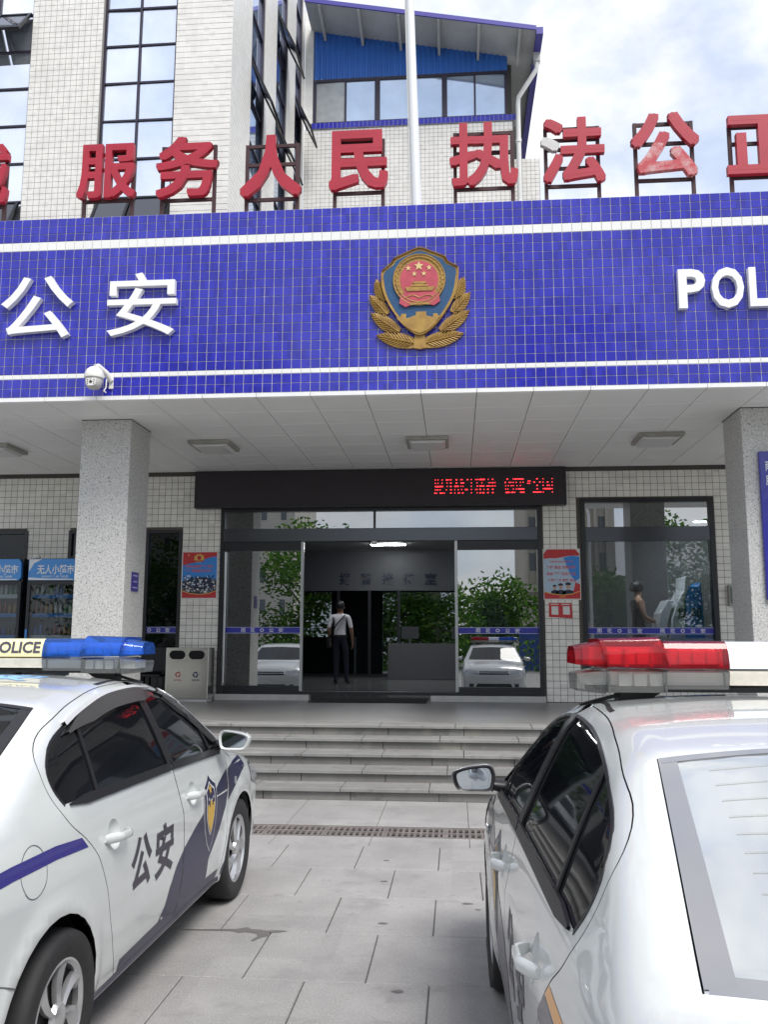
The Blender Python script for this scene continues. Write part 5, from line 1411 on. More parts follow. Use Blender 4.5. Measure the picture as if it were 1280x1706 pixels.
for ch in '提升战斗精神 创建“全国':
    if ch == ' ': x += .13; continue
    if ch == '“':
        for a, b in ((0, 0), (.03, 0), (.01, .04), (.04, .04)): mb.add([(x + a + .03, 14.5932, 4.27 + b), (x + a + .048, 14.5932, 4.27 + b), (x + a + .048, 14.5932, 4.285 + b), (x + a + .03, 14.5932, 4.285 + b)], [(0, 1, 2, 3)])
        x += .12; continue
    dots(ch, x, 4.125); x += .178
mb.build('dot_lettering', DOT, led)['kind'] = 'stuff'

# ------------------------------------------------------------------ posters and notices
PW = mat('poster paper white', (0.68, 0.68, 0.66), rough=0.5); PR = mat('poster red', (0.52, 0.028, 0.035), rough=0.45); PB = mat('poster sky blue', (0.035, 0.24, 0.68), rough=0.45)
PY_ = mat('poster gold', (0.66, 0.42, 0.09), rough=0.45); PN = mat('poster navy', (0.012, 0.018, 0.05), rough=0.45); PG = mat('poster pale blue grey', (0.42, 0.54, 0.66), rough=0.45); PS = mat('poster skin tone', (0.50, 0.30, 0.20), rough=.5); PP = mat('poster print red', (0.55, 0.12, 0.16), rough=.5)
def sheet(mb, pts, y, mi): mb.add([(a, y, b) for a, b in pts], [tuple(range(len(pts)))], mi)
def poster(label, x0, x1, z0, z1, painter):
    t = thing('poster', label, 'poster', ((x0 + x1) / 2, W0, (z0 + z1) / 2), group='posters beside the entrance')
    mb = MB(); mb.box(x0, x1, W0 - .008, W0 - .002, z0, z1); mb.build('sheet', PW, t)
    mb = MB(); U = lambda u, v: (x0 + (x1 - x0) * u, z0 + (z1 - z0) * v)
    painter(mb, U); mb.build('print', [PR, PB, PY_, PN, PG, PW, PS, PP], t)
Y_ = W0 - .0085
def wave(v0, a, ph, n=14): return [(.04 + .92 * i / n, v0 + a * math.sin(ph + 5.2 * i / n)) for i in range(n + 1)]
def paint1(mb, U):
    P = lambda pts, y, mi: sheet(mb, [U(*p) for p in pts], y, mi)
    P([(.03, .03), (.97, .03), (.97, .97), (.03, .97)], Y_, 1)
    P([(.03, .97), (.03, .70), (.25, .74), (.45, .77), (.62, .82), (.80, .87), (.97, .885), (.97, .97)], Y_ - .0004, 0)
    P([(.03, .03), (.97, .03), (.97, .17), (.75, .115), (.5, .095), (.25, .115), (.03, .17)], Y_ - .0012, 0)
    P([(.03, .17), (.25, .115), (.5, .095), (.75, .115), (.97, .17), (.97, .185), (.75, .13), (.5, .11), (.25, .13), (.03, .185)], Y_ - .0016, 2)
    P([(.48 + .135 * math.cos(t) * (1 + .12 * math.cos(9 * t)), .845 + .085 * math.sin(t) * (1 + .12 * math.cos(9 * t))) for t in np.linspace(0, 2 * math.pi, 46)[:-1]], Y_ - .0008, 2)
    P([(.48 + .06 * math.cos(t), .855 + .045 * math.sin(t)) for t in np.linspace(0, 2 * math.pi, 14)[:-1]], Y_ - .0011, 0)
    P([(.33, .775), (.63, .775), (.61, .80), (.35, .80)], Y_ - .0013, 0); P(star2(.19, .905, .035), Y_ - .0008, 2)
    for tx, a, b, c, d in (('忠诚为民保平安守护', .10, .88, .645, .705), ('平安建设群众满意', .10, .86, .555, .62)):
        q, f = text_fit(tx, a, b, c, d, bold=.05); mb.add([(*[U(p[0], p[1])[0]], Y_ - .0010, U(p[0], p[1])[1]) for p in q], f, 7)
    P([(.03, .185), (.25, .13), (.5, .11), (.75, .13), (.97, .185), (.97, .40), (.8, .43), (.55, .455), (.3, .43), (.03, .37)], Y_ - .0003, 3)
    for i in range(150):
        u, v = random.uniform(.05, .95), random.uniform(.15, .48)
        if v < .13 + .25 * (u - .5) ** 2: continue
        s = .026 * (1.35 - v); k = random.choice([3, 3, 3, 4, 5])
        P([(u + s * math.cos(t), v + s * .75 * math.sin(t)) for t in np.linspace(0, 2 * math.pi, 8)[:-1]], Y_ - .00040 - .000003 * i, k)
        if v < .42: P([(u - s * .4, v - s * .3), (u + s * .4, v - s * .3), (u + s * .35, v + s * .1), (u - s * .35, v + s * .1)], Y_ - .00087 - .000002 * i, random.choice([6, 5, 4]))
def star2(u, v, r_): return [(u + (r_ if i % 2 == 0 else r_ * .4) * math.sin(math.pi * i / 5), v + .75 * (r_ if i % 2 == 0 else r_ * .4) * math.cos(math.pi * i / 5)) for i in range(10)]
def paint2(mb, U):
    P = lambda pts, y, mi: sheet(mb, [U(*p) for p in pts], y, mi)
    P([(.02, .02), (.98, .02), (.98, .90), (.88, .985), (.12, .985), (.02, .90)], Y_, 4)
    P([(.55, .82), (.75, .86), (.98, .84), (.98, .42), (.85, .36), (.72, .5)], Y_ - .0003, 1)
    P([(.02, .80), (.2, .815), (.35, .81), (.5, .83), (.7, .86), (.98, .86), (.98, .90), (.88, .985), (.12, .985), (.02, .90)], Y_ - .0006, 0)
    P([(.02, .02), (.98, .02), (.98, .16), (.75, .105), (.5, .085), (.25, .105), (.02, .15)], Y_ - .0010, 0)
    P([(.02, .15), (.25, .105), (.5, .085), (.75, .105), (.98, .16), (.98, .175), (.75, .12), (.5, .10), (.25, .12), (.02, .165)], Y_ - .0013, 2)
    P([(.98, .17), (.78, .13), (.82, .22), (.86, .34), (.98, .30)], Y_ - .0004, 0)
    for tx, a, b, c, d in (('社会主义核心价值观', .18, .80, .725, .765), ('富强 民主 文明 和谐', .10, .90, .60, .665), ('自由 平等 公正 法治', .10, .88, .475, .54), ('爱国 敬业 诚信 友善', .12, .88, .345, .41)):
        q, f = text_fit(tx, a, b, c, d, bold=.045); mb.add([(*[U(p[0], p[1])[0]], Y_ - .0009, U(p[0], p[1])[1]) for p in q], f, 7)
    for u, s in ((.30, .085), (.46, .11), (.66, .125)):
        P([(u - s * 1.3, .10), (u + s * 1.3, .10), (u + s * 1.1, .17), (u + s * .3, .195), (u - s * .3, .195), (u - s * 1.1, .17)], Y_ - .0007, 3)
        P([(u + s * .42 * math.cos(t), .195 + s * .50 + s * .42 * math.sin(t)) for t in np.linspace(0, 2 * math.pi, 11)[:-1]], Y_ - .0008, 6)
        P([(u - s * .55, .195 + s * .72), (u + s * .55, .195 + s * .72), (u + s * .62, .195 + s * 1.0), (u, .195 + s * 1.2), (u - s * .62, .195 + s * 1.0)], Y_ - .0012, 3)
    q, f = text_fit('人民警察', .40, .60, .045, .07, bold=.03); mb.add([(*[U(p[0], p[1])[0]], Y_ - .0016, U(p[0], p[1])[1]) for p in q], f, 2)
poster('red and blue poster of a crowd below a gold badge', -4.805, -4.155, 2.33, 3.18, paint1)
poster('pale poster of three officers with red lines of print', 1.475, 2.10, 2.315, 3.18, paint2)
t = thing('red_notice', 'small red notice with two white squares under the officers poster', 'notice', (1.75, W0, 2.15))
mb = MB(); mb.add([(1.555, W0 - .008, 2.03), (1.945, W0 - .008, 2.005), (1.935, W0 - .008, 2.262), (1.56, W0 - .008, 2.268), (1.555, W0 - .002, 2.03), (1.945, W0 - .002, 2.005), (1.935, W0 - .002, 2.262), (1.56, W0 - .002, 2.268)], [(0, 1, 2, 3), (4, 5, 6, 7), (0, 1, 5, 4), (1, 2, 6, 5), (2, 3, 7, 6), (3, 0, 4, 7)]); mb.build('sheet', PR, t)
mb = MB()
for a in (1.60, 1.79): sheet(mb, [(a, 2.07), (a + .115, 2.065), (a + .112, 2.205), (a, 2.207)], W0 - .0085, 5)
sheet(mb, [(1.585, 2.235), (1.72, 2.233), (1.72, 2.248), (1.585, 2.25)], W0 - .0085, 5); sheet(mb, [(1.765, 2.232), (1.905, 2.23), (1.905, 2.245), (1.765, 2.247)], W0 - .0085, 5)
mb.build('print', [PR, PB, PY_, PN, PG, PW], t)
# plaque, small plate, wall box
PLQ = mat('royal blue plaque', (0.024, 0.022, 0.27), rough=0.25, coat=.5)
t = thing('blue_plaque', 'tall blue plaque with white characters on the granite column', 'plaque', (4.0, 10.92, 3))
mb = MB(); mb.box(3.775, 4.235, 10.88, 10.927, 2.15, 3.99); mb.build('board', PLQ, t, bevel=.006)
mb = MB()
for k, (tx, z, x0, x1) in enumerate((('雨花公安', 3.80, 3.845, 4.19), ('服务指南', 3.62, 3.845, 4.19))):
    q, f = text_fit(tx, x0, x1, z - .06, z + .07, bold=.015); mb.add([(a, 10.8792, b) for a, b, _ in q], f)
mb.build('lettering', WHITEF, t)
t = thing('purple_plate', 'small purple information plate on the side of the granite column', 'plate', (-4.305, 11.3, 2.42))
mb = MB(); mb.box(-4.3085, -4.298, 11.17, 11.41, 2.29, 2.545); mb.build('board', mat('purple plate film', (0.035, 0.022, 0.20), rough=.3), t)
mb = MB()
for k in range(3): mb.box(-4.2978, -4.2974, 11.20 + .02 * (k % 2), 11.38 - .02 * (k % 2), 2.33 + .08 * k, 2.345 + .08 * k)
mb.build('print', mat('lilac print', (.35, .33, .6), rough=.5), t)
t = thing('wall_box', 'grey metal keypad box on the cream tiles by the column', 'wall box', (4.56, 14.7, 2.38))
mb = MB(); mb.box(4.49, 4.63, 14.70, 14.793, 2.21, 2.55); mb.build('case', mat('wall box shell', (.30, .29, .27), rough=.4, metal=.3), t, bevel=.005)
mb = MB(); mb.box(4.515, 4.61, 14.694, 14.699, 2.25, 2.51); mb.build('cover', mat('wall box screen', (.10, .14, .12), rough=.15, coat=1), t)

# ------------------------------------------------------------------ litter bin with two openings
SST = mat('brushed stainless', (0.62, 0.60, 0.57), rough=0.22, metal=.95, var=.08, vscale=2)
t = thing('litter_bin', 'stainless steel litter bin with two oval openings beside the door', 'litter bin', (-4.48, 14.48, .62))
bx0, bx1, by0, by1, bz0, bz1 = -4.86, -4.13, 14.30, 14.66, .66, 1.505
mb = MB(); mb.box(bx0, bx1, by0, by1, bz0, bz1); mb.build('cabinet', SST, t, bevel=.01)
mb = MB(); mb.box(bx0 + .02, bx1 - .02, by0 + .02, by1 - .02, .6185, .659); mb.build('plinth', GREYD, t)
def stad(cx, cz, w_, h_, n=10): return [(cx + s_ * (w_ / 2 - h_ / 2) + h_ / 2 * math.cos(a), cz + h_ / 2 * math.sin(a)) for s_, a0 in ((1, -90), (-1, 90)) for a in [R(a0 + 180 * k / n) for k in range(n + 1)]]
mb = MB(); mb.prism(stad(-4.495, 1.385, .70, .20), by0 - .012, by0 - .0005, lambda u, v, d: (u, d, v)); mb.build('opening_panel', SST, t, bevel=.004)
mb = MB()
for cx in (-4.66, -4.33): mb.prism(stad(cx, 1.385, .27, .145), by0 - .0135, by0 - .0125, lambda u, v, d: (u, d, v))
mb.build('opening', WALLIN, t)['kind'] = 'stuff'
mb = MB(); 
for cx, mi in ((-4.645, 0), (-4.345, 1)):
    for k in range(3):
        a = R(90 + 120 * k); c_, s_ = math.cos(a), math.sin(a); rot = lambda p: (cx + p[0] * s_ + p[1] * c_, 1.06 + -p[0] * c_ + p[1] * s_)
        mb.prism([rot(p) for p in ((-.035, .02), (.012, .02), (.012, .008), (.04, .032), (.012, .055), (.012, .043), (-.03, .043))], by0 - .0016, by0 - .0004, lambda u, v, d: (u, d, v), mi)
    q, f = text_fit('可回收物' if mi else '其他垃圾', cx - .065, cx + .065, .955, .985, bold=.02); mb.add([(a_, by0 - .0012, b_) for a_, b_, _ in q], f, mi)
mb.build('symbols', [mat('red bin print', (.40, .10, .09), rough=.5), mat('navy bin print', (.03, .04, .10), rough=.5)], t)
t = thing('bench_chair', 'dark steel waiting chair with open back in front of the narrow window', 'chair', (-5.2, 14.45, .62))
mb = MB(); mb.box(-5.55, -4.95, 14.25, 14.62, 1.02, 1.06); mb.build('seat', SASH, t, bevel=.008)
mb = MB(); mb.box(-5.55, -4.95, 14.60, 14.63, 1.10, 1.50); mb.build('backrest', SASH, t, bevel=.008)
for x in (-5.5, -5.0):
    for y in (14.3, 14.6): 
        mb = MB(); mb.box(x - .015, x + .015, y - .015, y + .015, .6185, 1.019 if y < 14.5 else 1.0995); mb.build('leg', SASH, t)

# ------------------------------------------------------------------ vending fridges
FRB = mat('black fridge body', (0.014, 0.015, 0.022), rough=0.35); FRH = mat('bright blue fridge header', (0.02, 0.24, 0.66), rough=0.3, coat=.4); FRW = mat('white fridge swoosh', (0.70, 0.74, 0.80), rough=.35)
FRI = mat('fridge interior', (0.12, 0.14, 0.16), rough=.5); FRS = mat('blue shelf edge', (0.03, 0.20, 0.52), rough=.4); RACK = mat('white wire shelf', (0.55, 0.57, 0.58), rough=.4)
DRK = [mat('drink bottle ' + n, c, rough=.2, coat=.5) for n, c in (('dark red', (.25, .03, .03)), ('amber', (.35, .16, .04)), ('white', (.6, .6, .58)), ('green', (.06, .22, .08)), ('blue', (.06, .14, .4)), ('brown', (.08, .035, .02)))]
def fridge(x0, label, tint):
    x1 = x0 + .86; y0, y1 = 13.72, 14.45; z0, z1 = .6185, 2.965
    t = thing('vending_fridge', label, 'fridge', ((x0 + x1) / 2, 14.1, .618), group='blue headed vending fridges')
    mb = MB(); mb.box(x0, x0 + .05, y0 + .05, y1, z0, z1); mb.box(x1 - .05, x1, y0 + .05, y1, z0, z1); mb.box(x0 + .051, x1 - .051, y1 - .04, y1, z0, z1); mb.box(x0 + .051, x1 - .051, y0 + .05, y1 - .041, z0, .95); mb.box(x0 + .051, x1 - .051, y0 + .05, y1 - .041, 2.56, z1); mb.build('body', FRB, t)
    mb = MB(); mb.box(x0 + .052, x1 - .052, y0 + .3, y1 - .042, .951, 2.559); mb.build('lining', FRI, t)
    hd = MB(); hd.prism([(x0 + .01, 2.60), (x1 - .05, 2.60), (x1 - .01, 2.66), (x1 - .02, 2.90), (x1 - .06, 2.955), (x0 + .01, 2.955)], y0 + .0, y0 + .049, lambda u, v, d: (u, d, v)); hd = hd.build('header', FRH, t, bevel=.006)
    mb = MB(); mb.add([(a, y0 - .001, b) for a, b in ((x0 + .02, 2.74), (x0 + .02, 2.95), (x0 + .24, 2.95), (x0 + .10, 2.88))], [(0, 1, 2, 3)]); mb.add([(a, y0 - .001, b) for a, b in ((x0 + .02, 2.605), (x1 - .06, 2.605), (x1 - .10, 2.625), (x0 + .3, 2.63), (x0 + .02, 2.65))], [(0, 1, 2, 3, 4)])
    q, f = text_fit('无人小超市', x0 + .16, x1 - .07, 2.70, 2.86, bold=.025); mb.add([(a, y0 - .0016, b) for a, b, _ in q], f)
    q, f = text_fit('扫码开门 关门结算', x0 + .24, x1 - .16, 2.645, 2.682, bold=.01); mb.add([(a, y0 - .0016, b) for a, b, _ in q], f)
    mb.build('header_print', FRW, hd)
    for k, z in enumerate((1.30, 1.66, 2.02, 2.33)):
        sh = MB(); sh.box(x0 + .055, x1 - .055, y0 + .12, y0 + .298, z, z + .012); sh.box(x0 + .055, x1 - .055, y0 + .105, y0 + .119, z - .02, z + .045); s_ = sh.build('shelf', FRS if (k + tint) % 3 else RACK, t)
        b = MB(); n = 9
        for i in range(n):
            for r_ in range(1):
                x = x0 + .10 + i * (x1 - x0 - .2) / (n - 1); h_ = random.uniform(.17, .25); rr_ = random.uniform(.026, .034)
                b.lathe([(rr_ * .95, 0), (rr_, .01), (rr_, h_ * .62), (rr_ * .45, h_ * .82), (rr_ * .42, h_)], (x, y0 + .19, z + .013), 'Z', 8, mi=(i // 2 + k * 2 + tint) % 6)
        b.build('bottles', DRK, s_, smooth=True)['kind'] = 'stuff'
    dr_ = MB(); w_ = .055
    dr_.box(x0 + .005, x0 + w_, y0 + .005, y0 + .045, .93, 2.585); dr_.box(x1 - w_, x1 - .005, y0 + .005, y0 + .045, .93, 2.585); dr_.box(x0 + w_ + .001, x1 - w_ - .001, y0 + .006, y0 + .044, 2.53, 2.584); dr_.box(x0 + w_ + .001, x1 - w_ - .001, y0 + .006, y0 + .044, .931, .99)
    d_ = dr_.build('door', FRB, t); pane(d_, x0 + w_ + .001, x1 - w_ - .001, .991, 2.529, y0 + .02, glass('fridge glass', (.80, .84, .86), -.02), 'door_pane')
    mb = MB(); mb.box(x0 + .012, x0 + .045, y0 - .004, y0 + .0045, 1.62, 1.80); mb.build('lock', FRH, d_)
fridge(-8.02, 'vending fridge with blue header at the left picture edge', 0)
fridge(-7.06, 'vending fridge with blue header half behind the granite column', 2)
mb = MB(); mb.lathe([(.0, .09), (.04, .08), (.055, .04), (.05, 0), (0, 0)], (-7.0, 13.9, 2.967), 'Z', 16); tag(mb.build('fridge_camera', WPL, None, smooth=True), 'small round white camera on top of the vending fridge', 'camera')

# ------------------------------------------------------------------ copier kiosk in the side room
KB = mat('kiosk bright blue', (0.04, 0.26, 0.72), rough=.3, coat=.5); KW = mat('kiosk white', (.66, .68, .72), rough=.3, coat=.5)
t = thing('copier_kiosk', 'blue and white self service copier kiosk behind the window', 'kiosk', (4.0, 15.6, .62))
fr_ = lambda u, v, d: (u, d, v)
mb = MB(); mb.prism(spline([(3.92, .80), (4.22, .80), (4.22, 2.50), (4.15, 2.56), (3.98, 2.50), (3.93, 2.1)], True, 3), 15.30, 15.9, fr_); mb.build('blue_shell', KB, t, bevel=.02)
mb = MB(); mb.prism([(3.62, .80), (3.915, .80), (3.915, 2.30), (3.985, 2.52), (3.985, 2.74), (3.94, 2.74), (3.92, 2.50), (3.80, 2.30), (3.70, 2.0), (3.64, 1.6)], 15.28, 15.9, fr_); mb.build('white_shell', KW, t, bevel=.015)
mb = MB(); mb.prism([(3.42, .80), (3.60, .80), (3.60, 1.5), (3.64, 1.95), (3.76, 2.32), (3.66, 2.34), (3.52, 2.1), (3.45, 1.7)], 15.35, 15.9, fr_); mb.build('front_shell', KW, t, bevel=.015)
mb = MB(); mb.box(3.4, 4.25, 15.3, 15.95, .6185, .799); mb.build('plinth', FRB, t)
mb = MB()
for ch, x in (('复', 3.87), ('印', 4.10)):
    q, f = text_fit(ch, x - .085, x + .085, 2.02, 2.20, bold=.018); mb.add([(a, 15.262, b) for a, b, _ in q], f, 0)
mb.build('lettering', [PN, KW], t)

# ------------------------------------------------------------------ people
SKIN = mat('skin', (0.30, 0.17, 0.115), rough=.55); HAIR = mat('black hair', (0.006, 0.006, 0.007), rough=.5)
SHIRT = mat('white cotton shirt', (0.70, 0.69, 0.74), rough=.8); TROUS = mat('dark navy trousers', (0.011, 0.012, 0.030), rough=.8); SHOE = mat('black shoe leather', (0.008, 0.008, 0.008), rough=.4); TANK = mat('black cotton top', (0.010, 0.010, 0.011), rough=.85)
def figure(t, J, Ed, Rd, pick, mats_, sc, rz):
    """One continuous body grown over a joint skeleton. J joints, Ed edges, Rd radii, pick(point)->material index."""
    names = list(J); idx = {n: i for i, n in enumerate(names)}
    me = bpy.data.meshes.new('body'); me.from_pydata([J[n] for n in names], [(idx[a], idx[b]) for a, b in Ed], [])
    o = bpy.data.objects.new('body_src', me); COL.objects.link(o)
    s = o.modifiers.new('skin', 'SKIN'); s.use_smooth_shade = True; s.branch_smoothing = .5
    for i, n in enumerate(names):
        r_ = Rd[n]; me.skin_vertices[0].data[i].radius = r_ if isinstance(r_, tuple) else (r_, r_)
        me.skin_vertices[0].data[i].use_root = (n == 'pelvis')
    u = o.modifiers.new('sub', 'SUBSURF'); u.levels = u.render_levels = 2
    bpy.context.view_layer.update()
    m2 = bpy.data.meshes.new_from_object(o.evaluated_get(bpy.context.evaluated_depsgraph_get()))
    bpy.data.objects.remove(o); bpy.data.meshes.remove(me)
    m2.materials.clear()
    for m_ in mats_: m2.materials.append(m_)
    for p in m2.polygons: p.material_index = pick(p.center); p.use_smooth = True
    b = new_obj('body', m2, t); b.scale = (sc,) * 3; b.rotation_euler = (0, 0, rz)
    return b
def skeleton():
    J = dict(pelvis=(0, 0, .96), waist=(0, .0, 1.10), chest=(0, 0, 1.30), upper=(0, -.01, 1.42), neck=(0, 0, 1.50), jaw=(0, .025, 1.575), head=(0, .015, 1.645), crown=(0, .0, 1.715), nose=(0, .115, 1.615))
    Rd = dict(pelvis=(.155, .115), waist=(.145, .105), chest=(.17, .12), upper=(.13, .09), neck=.058, jaw=.068, head=.088, crown=.07, nose=.014)
    Ed = [('pelvis', 'waist'), ('waist', 'chest'), ('chest', 'upper'), ('upper', 'neck'), ('neck', 'jaw'), ('jaw', 'head'), ('head', 'crown'), ('head', 'nose')]
    return J, Rd, Ed
def limb(J, Rd, Ed, s, hip, knee, ankle, toe, sh, el, wr, hand):
    k = 'l' if s < 0 else 'r'
    for n, p, r_ in (('hip', hip, .095), ('knee', knee, .066), ('ankle', ankle, .047), ('heel', (ankle[0], ankle[1] - .015, .045), .045), ('toe', toe, (.045, .03)), ('shoulder', sh, .062), ('elbow', el, .045), ('wrist', wr, .030), ('palm', hand, (.040, .022))):
        J[n + k] = p; Rd[n + k] = r_
    for a, b in (('pelvis', 'hip' + k), ('hip' + k, 'knee' + k), ('knee' + k, 'ankle' + k), ('ankle' + k, 'heel' + k), ('heel' + k, 'toe' + k), ('upper', 'shoulder' + k), ('shoulder' + k, 'elbow' + k), ('elbow' + k, 'wrist' + k), ('wrist' + k, 'palm' + k)): Ed.append((a, b))
    d = (Vector(hand) - Vector(wr)).normalized(); side = Vector((0, 1, 0)) if abs(d.y) < .8 else Vector((0, 0, 1)); inw = Vector((-s, 0, 0))
    for i, (off, L_) in enumerate(((.030, .070), (.010, .078), (-.010, .072), (-.029, .056))):
        b0 = Vector(hand) + side * off + d * .02
        for j, (f_, c_) in enumerate(((.35, .004), (.7, .014), (1.0, .030))):
            n = 'f%d%d%s' % (i, j, k); J[n] = tuple(b0 + d * (L_ * f_) + inw * c_); Rd[n] = .0095 - .001 * j
            Ed.append((('palm' + k) if j == 0 else 'f%d%d%s' % (i, j - 1, k), n))
    b0 = Vector(hand) - d * .02
    for j, v in enumerate((b0 + side * .045 + d * .01, b0 + side * .06 + d * .045 + inw * .015)):
        n = 't%d%s' % (j, k); J[n] = tuple(v); Rd[n] = .0105 - .001 * j; Ed.append((('palm' + k) if j == 0 else 't0' + k, n))
man = thing('person', 'person seen from behind in white shirt and dark trousers with shoulder bag', 'person', (-2.70, 20.1, .6175))
J, Rd, Ed = skeleton()
limb(J, Rd, Ed, -1, (-.09, 0, .90), (-.095, .03, .49), (-.085, -.02, .085), (-.10, .13, .03), (-.185, -.01, 1.425), (-.245, -.03, 1.16), (-.235, .05, .93), (-.225, .075, .86))
limb(J, Rd, Ed, 1, (.09, 0, .90), (.13, .035, .49), (.155, -.01, .085), (.20, .12, .03), (.185, -.01, 1.425), (.25, -.02, 1.15), (.27, .03, .90), (.27, .045, .82))
def pick(c):
    if c.z < .075: return 3
    if c.z < 1.02 and abs(c.x) < .215 - (.0 if c.z < .8 else 0) and not (abs(c.x) > .2 and c.z > .74): return 2
    if c.z > 1.485: return 0
    if c.z > 1.02 and abs(c.x) < .185 or (c.z > 1.19 and abs(c.x) >= .185): return 1
    return 0
figure(man, J, Ed, Rd, pick, [SKIN, SHIRT, TROUS, SHOE], 1.075, 0)
SCP = 1.075
def hairball(parent, c, r_, sx=1, nm='hair', m_=None, cut=.0, sc=SCP, rz=0):
    mb = MB(); prof = []
    for k in range(9):
        a = R(-35 + 125 * k / 8); prof.append((max(.001, r_ * math.cos(a)), r_ * 1.08 * math.sin(a)))
    mb.lathe(prof, (0, 0, 0), 'Z', 20); mb.v = [(x * .92, y * sx, z) for x, y, z in mb.v]
    mb.v = [(x + c[0], y + c[1], z + c[2]) for x, y, z in mb.v]
    o = mb.build(nm, m_ or HAIR, parent, smooth=True, local=True); o.scale = (sc,) * 3; o.rotation_euler = (0, 0, rz); return o
hairball(man, (0, -.014, 1.662), .102, 1.06)
mb = MB()
for s_ in (-1, 1): mb.lathe([(.0, -.012), (.022, -.01), (.026, 0), (.018, .01), (0, .012)], (s_ * .088, .01, 1.62), 'X', 10)
mb.build('ears', SKIN, man, smooth=True, local=True).scale = (SCP,) * 3
mb = MB(); strap = [(.115, -.10, 1.455), (.03, -.135, 1.36), (-.08, -.145, 1.22), (-.175, -.12, 1.05), (-.215, -.06, .95)]
mb.tube(strap, .016, 6); o = mb.build('bag_strap', SHOE, man, local=True, autos=60); o.scale = (SCP,) * 3
mb = MB(); mb.cbox((-.245, -.02, .86), (.075, .24, .20)); o = mb.build('shoulder_bag', SHOE, man, local=True, bevel=.02); o.scale = (SCP,) * 3
mb = MB(); mb.lathe([(.155, .995), (.158, 1.0), (.158, 1.03), (.155, 1.035)], (0, 0, 0), 'Z', 20); mb.v = [(x, y * .76, z) for x, y, z in mb.v]; mb.f = [f for f in mb.f if len(f) == 4]; mb.mi = mb.mi[:len(mb.f)]; o = mb.build('belt', SHOE, man, local=True); o.scale = (SCP,) * 3

woman = thing('person', 'person with short black hair and black sleeveless top using the kiosk', 'person', (3.22, 15.75, .82))
J, Rd, Ed = skeleton()
limb(J, Rd, Ed, -1, (-.09, 0, .90), (-.095, .03, .49), (-.09, -.02, .085), (-.10, .13, .03), (-.165, -.01, 1.41), (-.19, .02, 1.14), (-.12, .22, 1.08), (-.10, .29, 1.09))
limb(J, Rd, Ed, 1, (.09, 0, .90), (.10, .035, .49), (.10, -.01, .085), (.12, .12, .03), (.165, -.01, 1.41), (.20, .03, 1.15), (.14, .23, 1.08), (.12, .30, 1.09))
def pick2(c):
    if c.z < .075: return 3
    if c.z < 1.0 and c.y < .17: return 2
    if 1.0 <= c.z < 1.44 and abs(c.x) < .135 and c.y < .16: return 1
    return 0
figure(woman, J, Ed, Rd, pick2, [SKIN, TANK, TROUS, SHOE], 1.06, R(-80))
hairball(woman, (0, -.014, 1.655), .112, 1.1, sc=1.06, rz=R(-80))
mb = MB(); mb.box(2.4, 3.7, 15.2, 16.4, .6185, .819); tag(mb.build('platform_step', HDARK), 'low dark plinth under the person at the kiosk', 'plinth')

# ------------------------------------------------------------------ cars
CARS = 'white police cars parked facing the steps'
c1 = build_car('police_car', 'white police saloon with plain blue roof lamps and a navy door badge', 'car', (-2.37, 3.25), .0125, 'band', CARS)
light_bar(c1, (BLUELENS, BLUELENS), None, PANELY, True)
q, f = text_fit('警', 0, 1, 0, 1, bold=.02)
def roof_text(car, ch, x0, x1, y0, y1):
    q, f = text_fit(ch, 0, 1, 0, 1, bold=.03)
    P = on_top(np.stack([x0 + (x1 - x0) * q[:, 1], y0 + (y1 - y0) * q[:, 0]], 1)); P = P + normal(P) * .0016
    mb = MB().add(P.tolist(), f); mb.build('roof_lettering', LIGHTBLUE, car, local=True)
roof_text(c1, '警', .80, 1.12, .30, .03); roof_text(c1, '安', .80, 1.12, -.02, -.29)
for sg in (-1,):                              # smoked rain visors with chrome edge over the side windows
    for a, b in ((15, 35), (38, 56)):
        up_ = WIN[a:b + 1]
        P = on_side(dens(up_ + np.array([0, -.030]), .02, False), sg)
        ribbon(P, np.interp(np.linspace(0, 1, len(P)), [0, .22, .85, 1], [.008, .08, .085, .012]), .016, 'rain_visor', VISOR, c1)
        P = on_side(dens(up_ + np.array([0, .004]), .02, False), sg)
        ribbon(P, .020, .020, 'chrome_strip', CHROME, c1)
c2 = build_car('police_car', 'white police saloon with red roof lamps and an orange rear stripe', 'car', (1.10, 1.96), -.024, 'stripe', CARS)
light_bar(c2, (REDLENS, BLUELENS), None, PANELW, False, -.045)
c3 = build_car('parked_car', 'plain white car without roof lamps, reflected in the glass doors', 'car', (-5.05, 3.0), .0, None, None)
# ------------------------------------------------------------------ the yard behind the camera (it shows in the glass)
def leafmat(n, c):
    M = bpy.data.materials.new(n); M.use_nodes = True; N, L = M.node_tree.nodes, M.node_tree.links; N.remove(N['Principled BSDF'])
    d = N.new('ShaderNodeBsdfDiffuse'); d.inputs[0].default_value = (*c, 1); t = N.new('ShaderNodeBsdfTranslucent'); t.inputs[0].default_value = (c[0] * 1.5, c[1] * 1.7, c[2], 1)
    x = N.new('ShaderNodeMixShader'); x.inputs[0].default_value = .45; L.new(d.outputs[0], x.inputs[1]); L.new(t.outputs[0], x.inputs[2]); L.new(x.outputs[0], N['Material Output'].inputs[0]); return M
LEAF = [leafmat('leaf green ' + n, c) for n, c in (('dark', (0.032, 0.075, 0.018)), ('mid', (0.06, 0.125, 0.028)), ('light', (0.10, 0.165, 0.04)))]
BARK = mat('bark', (0.09, 0.07, 0.05), rough=.9, var=.3, vscale=12)
